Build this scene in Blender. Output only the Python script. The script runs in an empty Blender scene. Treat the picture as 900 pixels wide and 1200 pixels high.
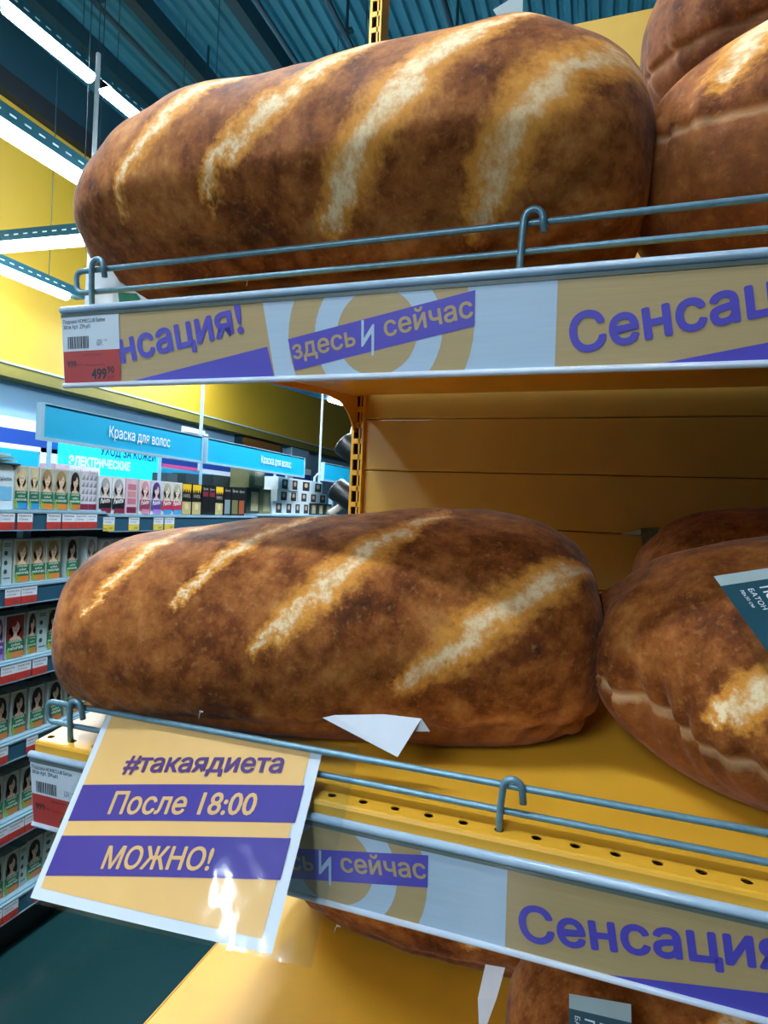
import bpy, math, random
from mathutils import Vector, noise
random.seed(7)
scene = bpy.context.scene
COL = scene.collection

# ------------------------------------------------------------------ camera
# image frame 900 x 1200; shelf direction = +X, depth into the shelf = +Y
FPX = 725.0
ZC = 1.72                                   # camera height above the floor
AX = Vector((2108, 93, -FPX)).normalized()
AY = Vector((250, 10, FPX)); AY = (AY - AX * AX.dot(AY)).normalized()
AZ = AX.cross(AY)
if AZ.y > 0: AZ = -AZ
def to_world(c):                            # camera vector (x right, y down, z forward) -> world
    return Vector((AX.dot(c), AY.dot(c), AZ.dot(c)))
def ray(u, v): return to_world(Vector((u - 450, v - 600, FPX)))
def on(u, v, axis, val):
    d = ray(u, v); return d * (val / d[axis])
cam_data = bpy.data.cameras.new('camera'); cam = bpy.data.objects.new('camera', cam_data); COL.objects.link(cam)
r_, u_, f_ = to_world(Vector((1, 0, 0))), to_world(Vector((0, -1, 0))), to_world(Vector((0, 0, 1)))
from mathutils import Matrix
m_ = Matrix((r_, u_, -f_)).transposed().to_4x4(); m_.translation = (0, 0, ZC)
cam.matrix_world = m_
cam_data.sensor_fit = 'VERTICAL'; cam_data.sensor_height = 24; cam_data.lens = FPX / 1200 * 24
cam_data.clip_start = .02; cam_data.clip_end = 100
scene.camera = cam
# ------------------------------------------------------------------ world + exposure
world = bpy.data.worlds.new('world'); scene.world = world; world.use_nodes = True
bg = world.node_tree.nodes['Background']; bg.inputs[0].default_value = (.55, .75, .9, 1); bg.inputs[1].default_value = .08
vs = scene.view_settings
vs.view_transform = 'Standard'; vs.look = 'None'; vs.gamma = 1; vs.use_curve_mapping = False; vs.exposure = 0.6
LAMP = 70.0                                 # radiance of the lamp diffusers

# ------------------------------------------------------------------ materials
def lin(c):
    if isinstance(c, str):
        c = [int(c[i:i + 2], 16) / 255 for i in (0, 2, 4)]
    return tuple(x / 12.92 if x <= .04045 else ((x + .055) / 1.055) ** 2.4 for x in c)
def newmat(name):
    m = bpy.data.materials.new(name); m.use_nodes = True
    nt = m.node_tree; b = nt.nodes['Principled BSDF']
    return m, nt, b
def mat(name, col, rough=.5, var=.06, scale=40, metal=0, bump=0, coat=0, emit=0, sheen=0, stretch=None, spec=None):
    m, nt, b = newmat(name)
    tc = nt.nodes.new('ShaderNodeTexCoord'); n = nt.nodes.new('ShaderNodeTexNoise')
    n.inputs['Scale'].default_value = scale; n.inputs['Detail'].default_value = 3
    src = tc.outputs['Object']
    if stretch:
        mp = nt.nodes.new('ShaderNodeMapping'); mp.inputs['Scale'].default_value = stretch
        nt.links.new(src, mp.inputs[0]); src = mp.outputs[0]
    nt.links.new(src, n.inputs['Vector'])
    r = nt.nodes.new('ShaderNodeValToRGB'); c = lin(col)
    r.color_ramp.elements[0].position = .3; r.color_ramp.elements[1].position = .7
    r.color_ramp.elements[0].color = (*[x * (1 - var) for x in c], 1)
    r.color_ramp.elements[1].color = (*[min(1, x * (1 + var)) for x in c], 1)
    nt.links.new(n.outputs['Fac'], r.inputs[0]); nt.links.new(r.outputs[0], b.inputs['Base Color'])
    b.inputs['Roughness'].default_value = rough; b.inputs['Metallic'].default_value = metal
    b.inputs['Coat Weight'].default_value = coat; b.inputs['Coat Roughness'].default_value = .12
    b.inputs['Sheen Weight'].default_value = sheen
    if spec is not None: b.inputs['Specular IOR Level'].default_value = spec
    if bump:
        bp = nt.nodes.new('ShaderNodeBump'); bp.inputs['Strength'].default_value = bump; bp.inputs['Distance'].default_value = .004
        nt.links.new(n.outputs['Fac'], bp.inputs['Height']); nt.links.new(bp.outputs[0], b.inputs['Normal'])
    if emit:
        nt.links.new(r.outputs[0], b.inputs['Emission Color']); b.inputs['Emission Strength'].default_value = emit
    return m
def clear_mat(name, tint=(.97, .99, 1), gloss=.14, rough=.08, bump=0, bscale=30):
    m = bpy.data.materials.new(name); m.use_nodes = True; nt = m.node_tree; nt.nodes.clear()
    out = nt.nodes.new('ShaderNodeOutputMaterial'); tr = nt.nodes.new('ShaderNodeBsdfTransparent'); gl = nt.nodes.new('ShaderNodeBsdfGlossy')
    tr.inputs[0].default_value = (*tint, 1); gl.inputs['Roughness'].default_value = rough
    fr = nt.nodes.new('ShaderNodeLayerWeight'); fr.inputs['Blend'].default_value = .5
    pw = nt.nodes.new('ShaderNodeMath'); pw.operation = 'POWER'; pw.inputs[1].default_value = 5
    nt.links.new(fr.outputs['Facing'], pw.inputs[0])
    ma = nt.nodes.new('ShaderNodeMath'); ma.operation = 'MULTIPLY_ADD'; ma.inputs[1].default_value = .85; ma.inputs[2].default_value = .045 + gloss * .1
    mx = nt.nodes.new('ShaderNodeMixShader')
    nt.links.new(pw.outputs[0], ma.inputs[0]); nt.links.new(ma.outputs[0], mx.inputs[0])
    nt.links.new(tr.outputs[0], mx.inputs[1]); nt.links.new(gl.outputs[0], mx.inputs[2]); nt.links.new(mx.outputs[0], out.inputs[0])
    if bump:
        tc = nt.nodes.new('ShaderNodeTexCoord'); n = nt.nodes.new('ShaderNodeTexNoise'); n.inputs['Scale'].default_value = bscale
        bp = nt.nodes.new('ShaderNodeBump'); bp.inputs['Strength'].default_value = bump; bp.inputs['Distance'].default_value = .01
        nt.links.new(tc.outputs['Object'], n.inputs['Vector']); nt.links.new(n.outputs['Fac'], bp.inputs['Height'])
        nt.links.new(bp.outputs[0], gl.inputs['Normal']); nt.links.new(bp.outputs[0], fr.inputs['Normal'])
    return m
def emit_mat(name, col, strength):
    m, nt, b = newmat(name)
    tc = nt.nodes.new('ShaderNodeTexCoord'); n = nt.nodes.new('ShaderNodeTexNoise'); n.inputs['Scale'].default_value = 2
    r = nt.nodes.new('ShaderNodeValToRGB'); c = lin(col)
    r.color_ramp.elements[0].color = (*[x * .96 for x in c], 1); r.color_ramp.elements[1].color = (*c, 1)
    nt.links.new(tc.outputs['Object'], n.inputs['Vector']); nt.links.new(n.outputs['Fac'], r.inputs[0])
    nt.links.new(r.outputs[0], b.inputs['Emission Color']); b.inputs['Emission Strength'].default_value = strength
    b.inputs['Base Color'].default_value = (*c, 1)
    return m

M = dict(
    yellow=mat('yellow_paint', 'E4AB32', .38, .05, 14, bump=.03),
    yellow_back=mat('yellow_back_paint', 'CDA850', .33, .05, 10, bump=.05),
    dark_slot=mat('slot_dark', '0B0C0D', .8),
    wire=mat('wire_grey_blue', '6E98AA', .38, .12, 120, metal=.35, bump=.05),
    rail=mat('rail_plastic', '9FBBD0', .3, .05, 30, coat=.3),
    groove=mat('rail_groove', '6E7A72', .35, .06, 30),
    rail_white=mat('rail_bead', 'D5E3F2', .3, .04, 30, coat=.3),
    tan=mat('print_tan', 'C9AC78', .5, .04, 60, stretch=(.3, 1, 6)),
    banner_white=mat('print_white', 'C4DCF0', .5, .03, 60, stretch=(.3, 1, 6)),
    purple=mat('print_purple', '5B50C6', .5, .04, 60, stretch=(.3, 1, 6)),
    sign_tan=mat('sign_orange', 'F9C678', .5, .03, 20),
    sign_purple=mat('sign_purple', '43349A', .5, .05, 20),
    sign_text=mat('sign_purple_text', '55307C', .5, .05, 40),
    sign_cream=mat('sign_cream_text', 'EDBE78', .5, .03, 40),
    paper=mat('paper_white', 'E3ECF5', .6, .03, 30),
    tag_white=mat('tag_white', 'DCE8F2', .5, .03, 30),
    tag_red=mat('tag_red', 'C0392F', .5, .05, 30),
    tag_yellow=mat('tag_yellow', 'E0CC4A', .5, .05, 30),
    ink=mat('ink_dark', '26242C', .6, .1, 60),
    ink_blue=mat('ink_blue', '2C4A66', .6, .1, 60),
    teal_tag=mat('tag_teal', '1D4A58', .45, .06, 30),
    teal_tag_light=mat('tag_grey_strip', '9FB4B5', .5, .06, 30),
    clear=clear_mat('clear_rail_cover', bump=.05, bscale=14),
    sleeve=clear_mat('clear_sleeve', (.95, .98, 1), .2, .07, bump=.22, bscale=13),
    floor=mat('floor_teal', '173A3C', .25, .1, 1.5, coat=.2),
    ceiling=mat('ceiling_teal', '2F7482', .6, .08, 1.2),
    ceiling_dark=mat('ceiling_beam_dark', '123843', .6, .1, 3),
    fascia=mat('fascia_yellow', 'A88A20', .55, .05, .6),
    fascia_edge=mat('fascia_edge_olive', '6A6420', .6, .08, 2),
    wall=mat('wall_blue_grey', '7FA6C0', .6, .06, .8),
    wall_dark=mat('wall_upper_dark', '14414F', .7, .1, .6),
    navy=mat('navy_band', '14439A', .5, .05, 2),
    white=mat('white_panel', 'D7E7F0', .5, .03, 3),
    cyan=mat('sign_cyan', '0FA6D2', .45, .03, 3),
    cyan_frame=mat('sign_frame', '9CC4D8', .4, .04, 8, metal=.2),
    sky_blue=mat('canopy_blue', '12A6E0', .5, .03, 1),
    pink=mat('pink_stripe', 'E0559A', .5, .04, 3),
    rod=mat('rod_grey', 'B9CBD2', .35, .05, 20, metal=.4),
    shelf_blue=mat('shelf_blue_grey', '86A9B8', .4, .06, 8, metal=.15),
    strip=mat('label_strip_blue', '2E5870', .35, .06, 10, coat=.2),
    shelf_dark=mat('shelf_dark', '101B22', .6, .1, 6),
    lampbody=mat('lamp_channel', '1E5562', .4, .08, 10, metal=.3),
    lampmark=mat('lamp_dash', 'CFE6EA', .5, .03, 30),
    diffuser=emit_mat('lamp_diffuser', 'E9F4FF', LAMP),
    lightbox=emit_mat('lightbox_cyan', '16C8DC', .8),
    black=mat('black_plastic', '10181B', .35, .1, 30),
    white_plastic=mat('white_plastic', 'E6EDF0', .35, .03, 20),
    brown_door=mat('opening_brown', '7A5422', .6, .1, 3),
    thread=mat('plastic_thread', 'DDE2E4', .3, .03, 30),
    scrap=mat('scrap_grey', '5E665A', .7, .3, 90),
    green=mat('leaf_green', '1E7A5A', .5, .06, 30),
)
# ------------------------------------------------------------------ mesh helpers
class MB:
    def __init__(s): s.v = []; s.f = []; s.m = []; s.uv = None
    def add(s, pts, faces, mi=0):
        b = len(s.v); s.v += [Vector(p) for p in pts]
        s.f += [tuple(b + i for i in f) for f in faces]; s.m += [mi] * len(faces); return s
    def box(s, a, b, mi=0):
        x0, y0, z0 = a; x1, y1, z1 = b
        p = [(x, y, z) for x in (x0, x1) for y in (y0, y1) for z in (z0, z1)]
        return s.add(p, [(0, 1, 3, 2), (4, 6, 7, 5), (0, 4, 5, 1), (2, 3, 7, 6), (0, 2, 6, 4), (1, 5, 7, 3)], mi)
    def obox(s, o, ex, ey, ez, lo, hi, mi=0):
        o, ex, ey, ez = map(Vector, (o, ex, ey, ez))
        b = len(s.v); s.box(lo, hi, mi)
        for i in range(b, len(s.v)):
            p = s.v[i]; s.v[i] = o + ex * p.x + ey * p.y + ez * p.z
        return s
    def poly(s, pts, mi=0): return s.add(pts, [tuple(range(len(pts)))], mi)
    def prism(s, pts, off, mi=0):
        n = len(pts); off = Vector(off); p = [Vector(q) for q in pts]
        return s.add(p + [q + off for q in p], [tuple(range(n))[::-1], tuple(range(n, 2 * n))] + [(i, (i + 1) % n, n + (i + 1) % n, n + i) for i in range(n)], mi)
    def tube(s, path, r, seg=10, closed=False, mi=0):
        P = [Vector(p) for p in path]; n = len(P); rings = []
        up = None
        for i in range(n):
            if closed: t = P[(i + 1) % n] - P[i - 1]
            else: t = P[min(i + 1, n - 1)] - P[max(i - 1, 0)]
            t.normalize()
            if up is None:
                up = Vector((0, 0, 1)) if abs(t.z) < .9 else Vector((0, 1, 0))
            a = t.cross(up).normalized(); b = a.cross(t).normalized(); up = b
            rr = r[i] if isinstance(r, (list, tuple)) else r
            rings.append([P[i] + (a * math.cos(2 * math.pi * k / seg) + b * math.sin(2 * math.pi * k / seg)) * rr for k in range(seg)])
        base = len(s.v)
        fs = []
        for i in range(n if closed else n - 1):
            j = (i + 1) % n
            for k in range(seg): fs.append((i * seg + k, i * seg + (k + 1) % seg, j * seg + (k + 1) % seg, j * seg + k))
        if not closed: fs += [tuple(range(seg))[::-1], tuple((n - 1) * seg + k for k in range(seg))]
        return s.add([q for rg in rings for q in rg], fs, mi)
def mesh_of(name, mb, mats, shift, smooth=False):
    me = bpy.data.meshes.new(name)
    me.from_pydata([tuple(v - shift) for v in mb.v], [], mb.f)
    mats = mats if isinstance(mats, (list, tuple)) else [mats]
    for m in mats: me.materials.append(M[m] if isinstance(m, str) else m)
    me.polygons.foreach_set('material_index', mb.m)
    if smooth: me.polygons.foreach_set('use_smooth', [True] * len(me.polygons))
    me.update(); return me
def fix(mb, me):                               # consistent normals
    import bmesh
    bm = bmesh.new(); bm.from_mesh(me); bmesh.ops.recalc_face_normals(bm, faces=bm.faces); bm.to_mesh(me); bm.free()
ROOTLOC = {}
def tag(o, label=None, cat=None, group=None, kind=None):
    if label: o['label'] = label
    if cat: o['category'] = cat
    if group: o['group'] = group
    if kind: o['kind'] = kind
    return o
def thing(name, label, cat, base, group=None):
    o = bpy.data.objects.new(name, None); COL.objects.link(o); o.empty_display_size = .05
    b = Vector(base); o.location = b + Vector((0, 0, ZC)); ROOTLOC[o.name] = b
    return tag(o, label, cat, group)
def part(name, mb, mats, parent, smooth=False, label=None):   # vertices given in camera-height world coordinates
    sh = ROOTLOC[parent.name]
    me = mesh_of(name, mb, mats, sh, smooth); fix(mb, me)
    o = bpy.data.objects.new(name, me); COL.objects.link(o); o.parent = parent
    ROOTLOC[o.name] = sh
    if label: o['label'] = label
    return o
def solo(name, mb, mats, label=None, cat=None, group=None, kind=None, smooth=False):
    xs = [v.x for v in mb.v]; ys = [v.y for v in mb.v]; zs = [v.z for v in mb.v]
    b = Vector(((min(xs) + max(xs)) / 2, (min(ys) + max(ys)) / 2, min(zs)))
    me = mesh_of(name, mb, mats, b, smooth); fix(mb, me)
    o = bpy.data.objects.new(name, me); COL.objects.link(o); o.location = b + Vector((0, 0, ZC)); ROOTLOC[o.name] = b
    return tag(o, label, cat, group, kind)
# ---- lettering
_tc = {}; _ch = {}
def _text(body, res):
    cu = bpy.data.curves.new('t', 'FONT'); cu.body = body; cu.size = 1; cu.resolution_u = res; cu.fill_mode = 'FRONT'
    ob = bpy.data.objects.new('t', cu); COL.objects.link(ob); bpy.context.view_layer.update()
    me = bpy.data.meshes.new_from_object(ob.evaluated_get(bpy.context.evaluated_depsgraph_get()))
    v = [p.co.copy() for p in me.vertices]; f = [tuple(p.vertices) for p in me.polygons]
    bpy.data.objects.remove(ob); bpy.data.curves.remove(cu); bpy.data.meshes.remove(me)
    return v, f
def _char(c, res):
    if (c, res) not in _ch:
        bar = max(p.x for p in _text('I', 1)[0])
        adv = max(p.x for p in _text(c + 'I', 1)[0]) - bar
        if c == ' ': v, f = [], []
        elif c == 'н':                            # drawn by hand: two stems and a bar
            v, f = [], []
            for x0, x1, y0, y1 in ((.075, .165, 0, .546), (.42, .51, 0, .546), (.165, .42, .24, .315)):
                f.append(tuple(len(v) + q for q in range(4))); v += [Vector((x0, y0, 0)), Vector((x1, y0, 0)), Vector((x1, y1, 0)), Vector((x0, y1, 0))]
        elif c == 'ь':                            # stem and round bowl
            v, f = [], []
            for x0, x1, y0, y1 in ((.075, .165, 0, .546), (.165, .31, 0, .075), (.165, .31, .25, .325)):
                f.append(tuple(len(v) + q for q in range(4))); v += [Vector((x0, y0, 0)), Vector((x1, y0, 0)), Vector((x1, y1, 0)), Vector((x0, y1, 0))]
            for i in range(8):
                a0, a1 = math.pi * (i / 8 - .5), math.pi * ((i + 1) / 8 - .5)
                f.append(tuple(len(v) + q for q in range(4)))
                v += [Vector((.31 + r * math.cos(t), .1625 + r * math.sin(t), 0)) for r, t in ((.0875, a0), (.1625, a0), (.1625, a1), (.0875, a1))]
        else: v, f = _text(c, res)
        _ch[(c, res)] = (v, f, adv)
    return _ch[(c, res)]
for _c in sorted(set('КраскастойкаядляволосУХОДЗАКОЖЕЙЭЛЕКТРИЧЕСКИЕСенсация!здесьсейчас149GARNIERcolornaturalsPalette100%SyossПодушка HOMECLUB Батон30см Арт. ZM-pil12101/4шт.99900 руб Цена по карте Твоя выгода Много499#такаядиетаПосле 18:00МОЖНО!НОВИНКА ПОДУШКА ДЕКОР БАТОН70х30 см')): _char(_c, 3)
for _c in sorted(set('Краскастойкая149GARNIERcolornaturalsPalette100%Syoss')): _char(_c, 1)
def glyphs(body, bold=0.0, shear=0.0, res=3):
    k = (body, bold, shear, res)
    if k in _tc: return _tc[k]
    v, f, x = [], [], 0.0
    for c in body:
        cv, cf, adv = _char(c, res)
        f += [tuple(q + len(v) for q in t) for t in cf]; v += [Vector((p.x + x + p.y * shear, p.y, 0)) for p in cv]; x += adv
    x0 = min(p.x for p in v); x1 = max(p.x for p in v)
    v = [Vector((p.x - x0, p.y, 0)) for p in v]
    if bold:                                     # heavier strokes: the outline repeated around itself
        v0, f0 = v, f; v, f = [], []
        for i in range(8):
            dx, dy = bold * math.cos(math.pi * i / 4), bold * math.sin(math.pi * i / 4)
            f += [tuple(q + len(v) for q in t) for t in f0]; v = v + [p + Vector((dx, dy, i * .000006)) for p in v0]
    _tc[k] = (v, f, x1 - x0); return _tc[k]
def letter(mb, body, o, ex, ey, width, hs=1.0, bold=0.0, shear=0.0, mi=0, res=3):
    """text from o along unit ex, up ey, scaled to the given width; hs stretches its height"""
    v, f, w = glyphs(body, bold, shear, res); k = width / w
    o, ex, ey = Vector(o), Vector(ex), Vector(ey)
    nz = ex.cross(ey).normalized()
    return mb.add([o + ex * (p.x * k) + ey * (p.y * k * hs) + nz * p.z for p in v], f, mi)
def clip(poly, rect):
    x0, x1, y0, y1 = rect
    def cut(P, inside, isect):
        out = []
        for i in range(len(P)):
            a, b = P[i - 1], P[i]
            if inside(b):
                if not inside(a): out.append(isect(a, b))
                out.append(b)
            elif inside(a): out.append(isect(a, b))
        return out
    def lerp(a, b, t): return (a[0] + (b[0] - a[0]) * t, a[1] + (b[1] - a[1]) * t)
    P = list(poly)
    for ax, lim, sg in ((0, x0, 1), (0, x1, -1), (1, y0, 1), (1, y1, -1)):
        if not P: return P
        P = cut(P, lambda p: sg * (p[ax] - lim) >= -1e-9, lambda a, b: lerp(a, b, (lim - a[ax]) / (b[ax] - a[ax])))
    return P
def circle(cx, cy, r, n=48): return [(cx + r * math.cos(2 * math.pi * i / n), cy + r * math.sin(2 * math.pi * i / n)) for i in range(n)]
def arc(cx, cy, r, a0, a1, n=6): return [(cx + r * math.cos(math.radians(a0 + (a1 - a0) * i / n)), cy + r * math.sin(math.radians(a0 + (a1 - a0) * i / n))) for i in range(n + 1)]

# ------------------------------------------------------------------ setting
FLOOR = -ZC
CEIL = 4.2
solo('floor', MB().box((-9, -9, FLOOR - .1), (5, 22, FLOOR)), 'floor', kind='structure')
mb = MB(); pitch = .11; x = -9.0; pts = []
while x < 5:
    pts += [(x, CEIL), (x + .045, CEIL), (x + .06, CEIL + .035), (x + .095, CEIL + .035)]; x += pitch
for i in range(len(pts) - 1):
    (xa, za), (xb, zb) = pts[i], pts[i + 1]
    mb.add([(xa, -9, za), (xb, -9, zb), (xb, 22, zb), (xa, 22, za)], [(0, 1, 2, 3)])
solo('ceiling', mb, 'ceiling', kind='structure')
w_ = solo('wall_left', MB().box((-5.4, -9, FLOOR), (-5.2, 22, CEIL)), 'wall', kind='structure')
solo('trim_1', MB().box((-5.2, -9, 3.44), (-5.1, 22, CEIL)), 'wall_dark', kind='structure')
solo('wall_right', MB().box((5, -9, FLOOR), (5.2, 22, CEIL)), 'wall_dark', kind='structure')
solo('wall_near', MB().box((-9, -9.2, FLOOR), (5, -9, CEIL)), 'wall_dark', kind='structure')
solo('wall_far', MB().box((-9, 16, FLOOR), (5, 16.2, CEIL)), 'wall', kind='structure')
solo('trim_2', MB().box((-5.2, -9, 1.16), (-5.0, 15.99, 3.44)), 'fascia', kind='structure')
mb = MB().box((-5.2, -9, 1.05), (-4.99, 15.99, 1.16)); solo('trim_3', mb, 'fascia_edge', kind='structure')
mb = MB().box((-5.0, -9, 1.16), (-4.975, 15.99, 1.175)); solo('trim_4', mb, 'cyan_frame', kind='structure')
solo('trim_5', MB().box((-5.1, -9, 3.44), (-4.9, 15.99, 3.62)), 'shelf_dark', kind='structure')
# ceiling joists, pipes and hangers
for i, X in enumerate((-4.55, -3.75, -2.95)):
    solo('ceiling_beam', MB().box((X - .05, -4, CEIL - .16), (X + .05, 15.9, CEIL)), 'ceiling_dark', kind='structure')
pos = ('above the yellow fascia', 'over the tail lamps', 'nearest the yellow upright')
for i, (X, z) in enumerate(((-3.55, 3.55), (-2.45, 3.6), (-1.9, 3.5), (-1.15, 3.55))):
    root = thing('ceiling_pipe', 'thin dark sprinkler pipe under the ribbed ceiling, number %s from the yellow wall' % ('one', 'two', 'three', 'four')[i], 'pipe', (X, 3, z), 'pipes under the ceiling')
    part('pipe', MB().tube([(X, -3, z), (X, 15.5, z)], .022, 8), 'ceiling_dark', root)
    for k in range(4):
        y = 2.2 + k * 1.3 + i * .35
        part('hanger_rod', MB().tube([(X, y, z), (X, y, CEIL)], .012, 6), 'ceiling_dark', root)
        part('clamp', MB().box((X - .05, y - .02, z + .03), (X + .05, y + .02, z + .05)), 'ceiling_dark', root)
for i, (u, v, lab) in enumerate(((113, 120, 'left of the upper loaf cushion'),)):
    p = on(u, v, 0, -2.6)
    root = thing('hanging_rod', 'pale thin vertical rod dropping from the dark ceiling ' + lab, 'rod', (p.x, p.y, .8))
    part('rod', MB().tube([(p.x, p.y, .8), (p.x, p.y, 2.36)], .012, 8), 'rod', root); part('cable', MB().tube([(p.x, p.y, 2.36), (p.x, p.y, CEIL)], .003, 6), 'ceiling_dark', root)
for (u, v, lab) in ((237, 470, 'over the first two cyan signs'), (377, 490, 'over the third cyan sign')):
    p = on(u, v, 0, -2.3)
    root = thing('hanging_rod', 'pale vertical rod in front of the yellow fascia ' + lab, 'rod', (p.x, p.y, .2))
    part('rod', MB().tube([(p.x, p.y, .2), (p.x, p.y, 1.6)], .011, 8), 'rod', root); part('cable', MB().tube([(p.x, p.y, 1.6), (p.x, p.y, CEIL)], .003, 6), 'ceiling_dark', root)

# ------------------------------------------------------------------ lamps
def lamp(a, b, label, z, dashes=True, wide=1.0):
    a = Vector((*a, z)); b = Vector((*b, z)); mid = (a + b) / 2
    t = (b - a).normalized(); n = Vector((-t.y, t.x, 0)); L = (b - a).length
    root = thing('linear_lamp', label, 'lamp', mid, 'linear lamps')
    up = Vector((0, 0, 1))
    part('channel', MB().obox(a, t, n, up, (-.15, -.05 * wide, .055), (L + .15, .05 * wide, .13)), 'lampbody', root)
    prof = [(-.045, .052), (.045, .052)] + arc(0, .045, .045, 0, -180, 8)
    mb = MB(); k = len(prof)
    P = [a + n * (q[0] * wide) + up * q[1] for q in prof]
    mb.prism(P, t * L); part('diffuser', mb, 'diffuser', root, label='glowing white diffuser')
    for q_ in (.12, .88):
        c_ = a + t * (L * q_); part('suspension_cable', MB().tube([c_ + up * .13, Vector((c_.x, c_.y, CEIL))], .003, 6), 'ceiling_dark', root)
    if dashes:
        d0 = MB(); 
        for s in (-1, 1):
            for i in range(int(L / .08)):
                d0.obox(a, t, n, up, (i * .08, s * (.05 * wide + .0015) - .001, .088), (i * .08 + .035, s * (.05 * wide + .0015) + .001, .096))
        o = part('slot_dashes', d0, 'lampmark', root); o['kind'] = 'stuff'
    return root
ZL = 1.7
k = ZL / 2.6
lamp((-4.21 * k, 1.6), (-4.17 * k, 2.9), 'long glowing lamp crossing the yellow fascia left of the upper loaf cushion', ZL)
lamp((-6.9 * k, 4.87 * k), (-3.2, 5.0 * k), 'glowing lamp running level across the yellow fascia, below the first slanted lamp', ZL)
lamp((-6.79 * k, 2.6), (-6.735 * k, 6.33 * k), 'lowest slanted glowing lamp ending beside the wire loop of the upper rail', ZL)
lamp((-4.4, 5.25), (-4.4, 7.0), 'unseen added lamp brightening the yellow fascia, hidden behind the upper rail', ZL, True, 1.3)  # added out of sight to brighten the far part of the fascia
lamp((-3.62, 2.85), (-3.59, 3.5), 'glowing lamp high on the dark ceiling at the upper left corner', 3.0)
lamp((-3.59, 3.63), (-3.55, 4.6), 'short glowing ceiling lamp just left of the upper loaf cushion', 3.0)
lamp((-2.93, 6.47), (-2.84, 6.88), 'small glowing lamp beside the blue canopy near the yellow upright', 1.22, False)
lamp((-1.3, .15), (-1.3, 1.5), 'glowing lamp above the aisle left of the bread shelves', 2.0)
lamp((-1.3, 2.6), (-1.3, 7.0), 'unseen added lamp brightening the hair dye aisle, hidden behind the upper loaf cushion', 1.7, True, 2.2)  # added fill, hidden by the loaf, to light the hair dye background
lamp((-2.3, -7.0), (-2.3, -2.9), 'unseen lamp added far behind the viewer to the left for the sleeve reflection', 1.7)  # added out of view for the glare on the sleeve and front light
lamp((-1.9, -.15), (-.25, -.15), 'glowing lamp across the aisle above the viewer', 2.0)
lamp((-.9, -6.6), (-.9, -2.4), 'unseen lamp added straight behind the viewer for front light', 2.0, True, 1.6)  # added out of view to light the loaf fronts

# blue canopy
root = thing('hanging_canopy', 'bright blue hanging canopy panel under the upper rail, left of the yellow upright', 'canopy', (-2, 5.5, 1.25))
part('panel', MB().prism([(-3.4, 4.7, 1.25), (-.9, 4.7, 1.25), (-.9, 6.46, 1.25), (-3.02, 6.46, 1.25)], (0, 0, .08)), 'sky_blue', root)
part('rim', MB().prism([(-3.42, 4.68, 1.33), (-.88, 4.68, 1.33), (-.88, 6.48, 1.33), (-3.04, 6.48, 1.33)], (0, 0, .03)), 'cyan_frame', root)
for x in (-2.8, -1.1): part('suspension_rod', MB().tube([(x, 5.6, 1.36), (x, 5.6, CEIL)], .01, 6), 'rod', root)

# ------------------------------------------------------------------ far wall display
XW = -4.6
def wallband(y0, y1, z0, z1, m, d=.05): return MB().box((XW - d, y0, z0), (XW, y1, z1)), m
root = thing('wall_display', 'navy and white banded wall display behind the cyan aisle signs', 'display', (XW, 5, FLOOR))
for nm, y0, y1, z0, z1, m in (('white_band', 1, 9.5, .55, .645, 'white'), ('navy_band', 1, 9.5, .425, .55, 'navy'), ('white_stripe', 1, 5.7, .384, .425, 'white'), ('cyan_panel', 1, 4.1, .05, .384, 'cyan'),
                              ('end_or_added_panel', 4.12, 4.3, .1, .425, 'white'), ('pink_stripe', 5.72, 6.4, .39, .425, 'pink'), ('white_stripe', 6.42, 9.5, .37, .425, 'white'), ('cyan_panel', 5.72, 9.5, .0, .37, 'cyan'), ('lower_wall_panel', 1, 9.5, FLOOR, .0, 'shelf_dark')):
    b_, m_2 = wallband(y0, y1, z0, z1, m); part(nm, b_, m_2, root)
for y in (7.3, 8.6): part('divider', MB().box((XW, y, 0), (XW + .03, y + .2, .64)), 'white', root)
root = thing('lightbox_sign', 'cyan illuminated sign with white capital lettering under the first aisle sign', 'sign', (XW, 4.9, .1))
part('box', MB().box((XW + .001, 4.3, .08), (XW + .08, 5.56, .50)), 'lightbox', root)
mb = letter(MB(), 'УХОД ЗА КОЖЕЙ', (XW + .083, 4.72, .425), (0, 1, .0), (0, 0, 1), .78, 1.2, .03); part('lettering', mb, 'navy', root)
mb = letter(MB(), 'ЭЛЕКТРИЧЕСКИЕ', (XW + .083, 4.35, .30), (0, 1, .0), (0, 0, 1), .77, 1.25, .05); part('lettering', mb, 'paper', root)
p0 = on(278, 512, 0, -5.15); p1 = on(322, 535, 0, -5.15)
root = thing('wall_opening', 'brown framed opening in the grey wall above the second cyan sign', 'opening', (-5.15, 8, .7))
part('frame', MB().box((-5.2, p0.y, .78), (-5.12, p1.y + .2, 1.05)), 'wall_dark', root)
part('board', MB().box((-5.12, p0.y + .1, .82), (-5.1, p1.y + .1, 1.03)), 'brown_door', root)
root = thing('wall_column', 'grey wall column beside the brown opening below the yellow fascia', 'column', (-5.1, 10.3, FLOOR))
part('shaft', MB().box((-5.2, 9.6, FLOOR), (-5.05, 10.3, 1.05)), 'wall', root); part('edge', MB().box((-5.05, 9.6, FLOOR), (-5.03, 9.64, 1.05)), 'cyan_frame', root)
root = thing('ventilation_grille', 'small white louvred grille at the end of the first cyan sign', 'grille', (-4.62, 6.3, .7))
part('backing', MB().box((-4.66, 6.1, .645), (-4.65, 6.55, .90)), 'white', root)
for i in range(4): part('louvre', MB().box((-4.65, 6.1, .70 + i * .045), (-4.6, 6.55, .725 + i * .045)), 'white', root)

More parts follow.
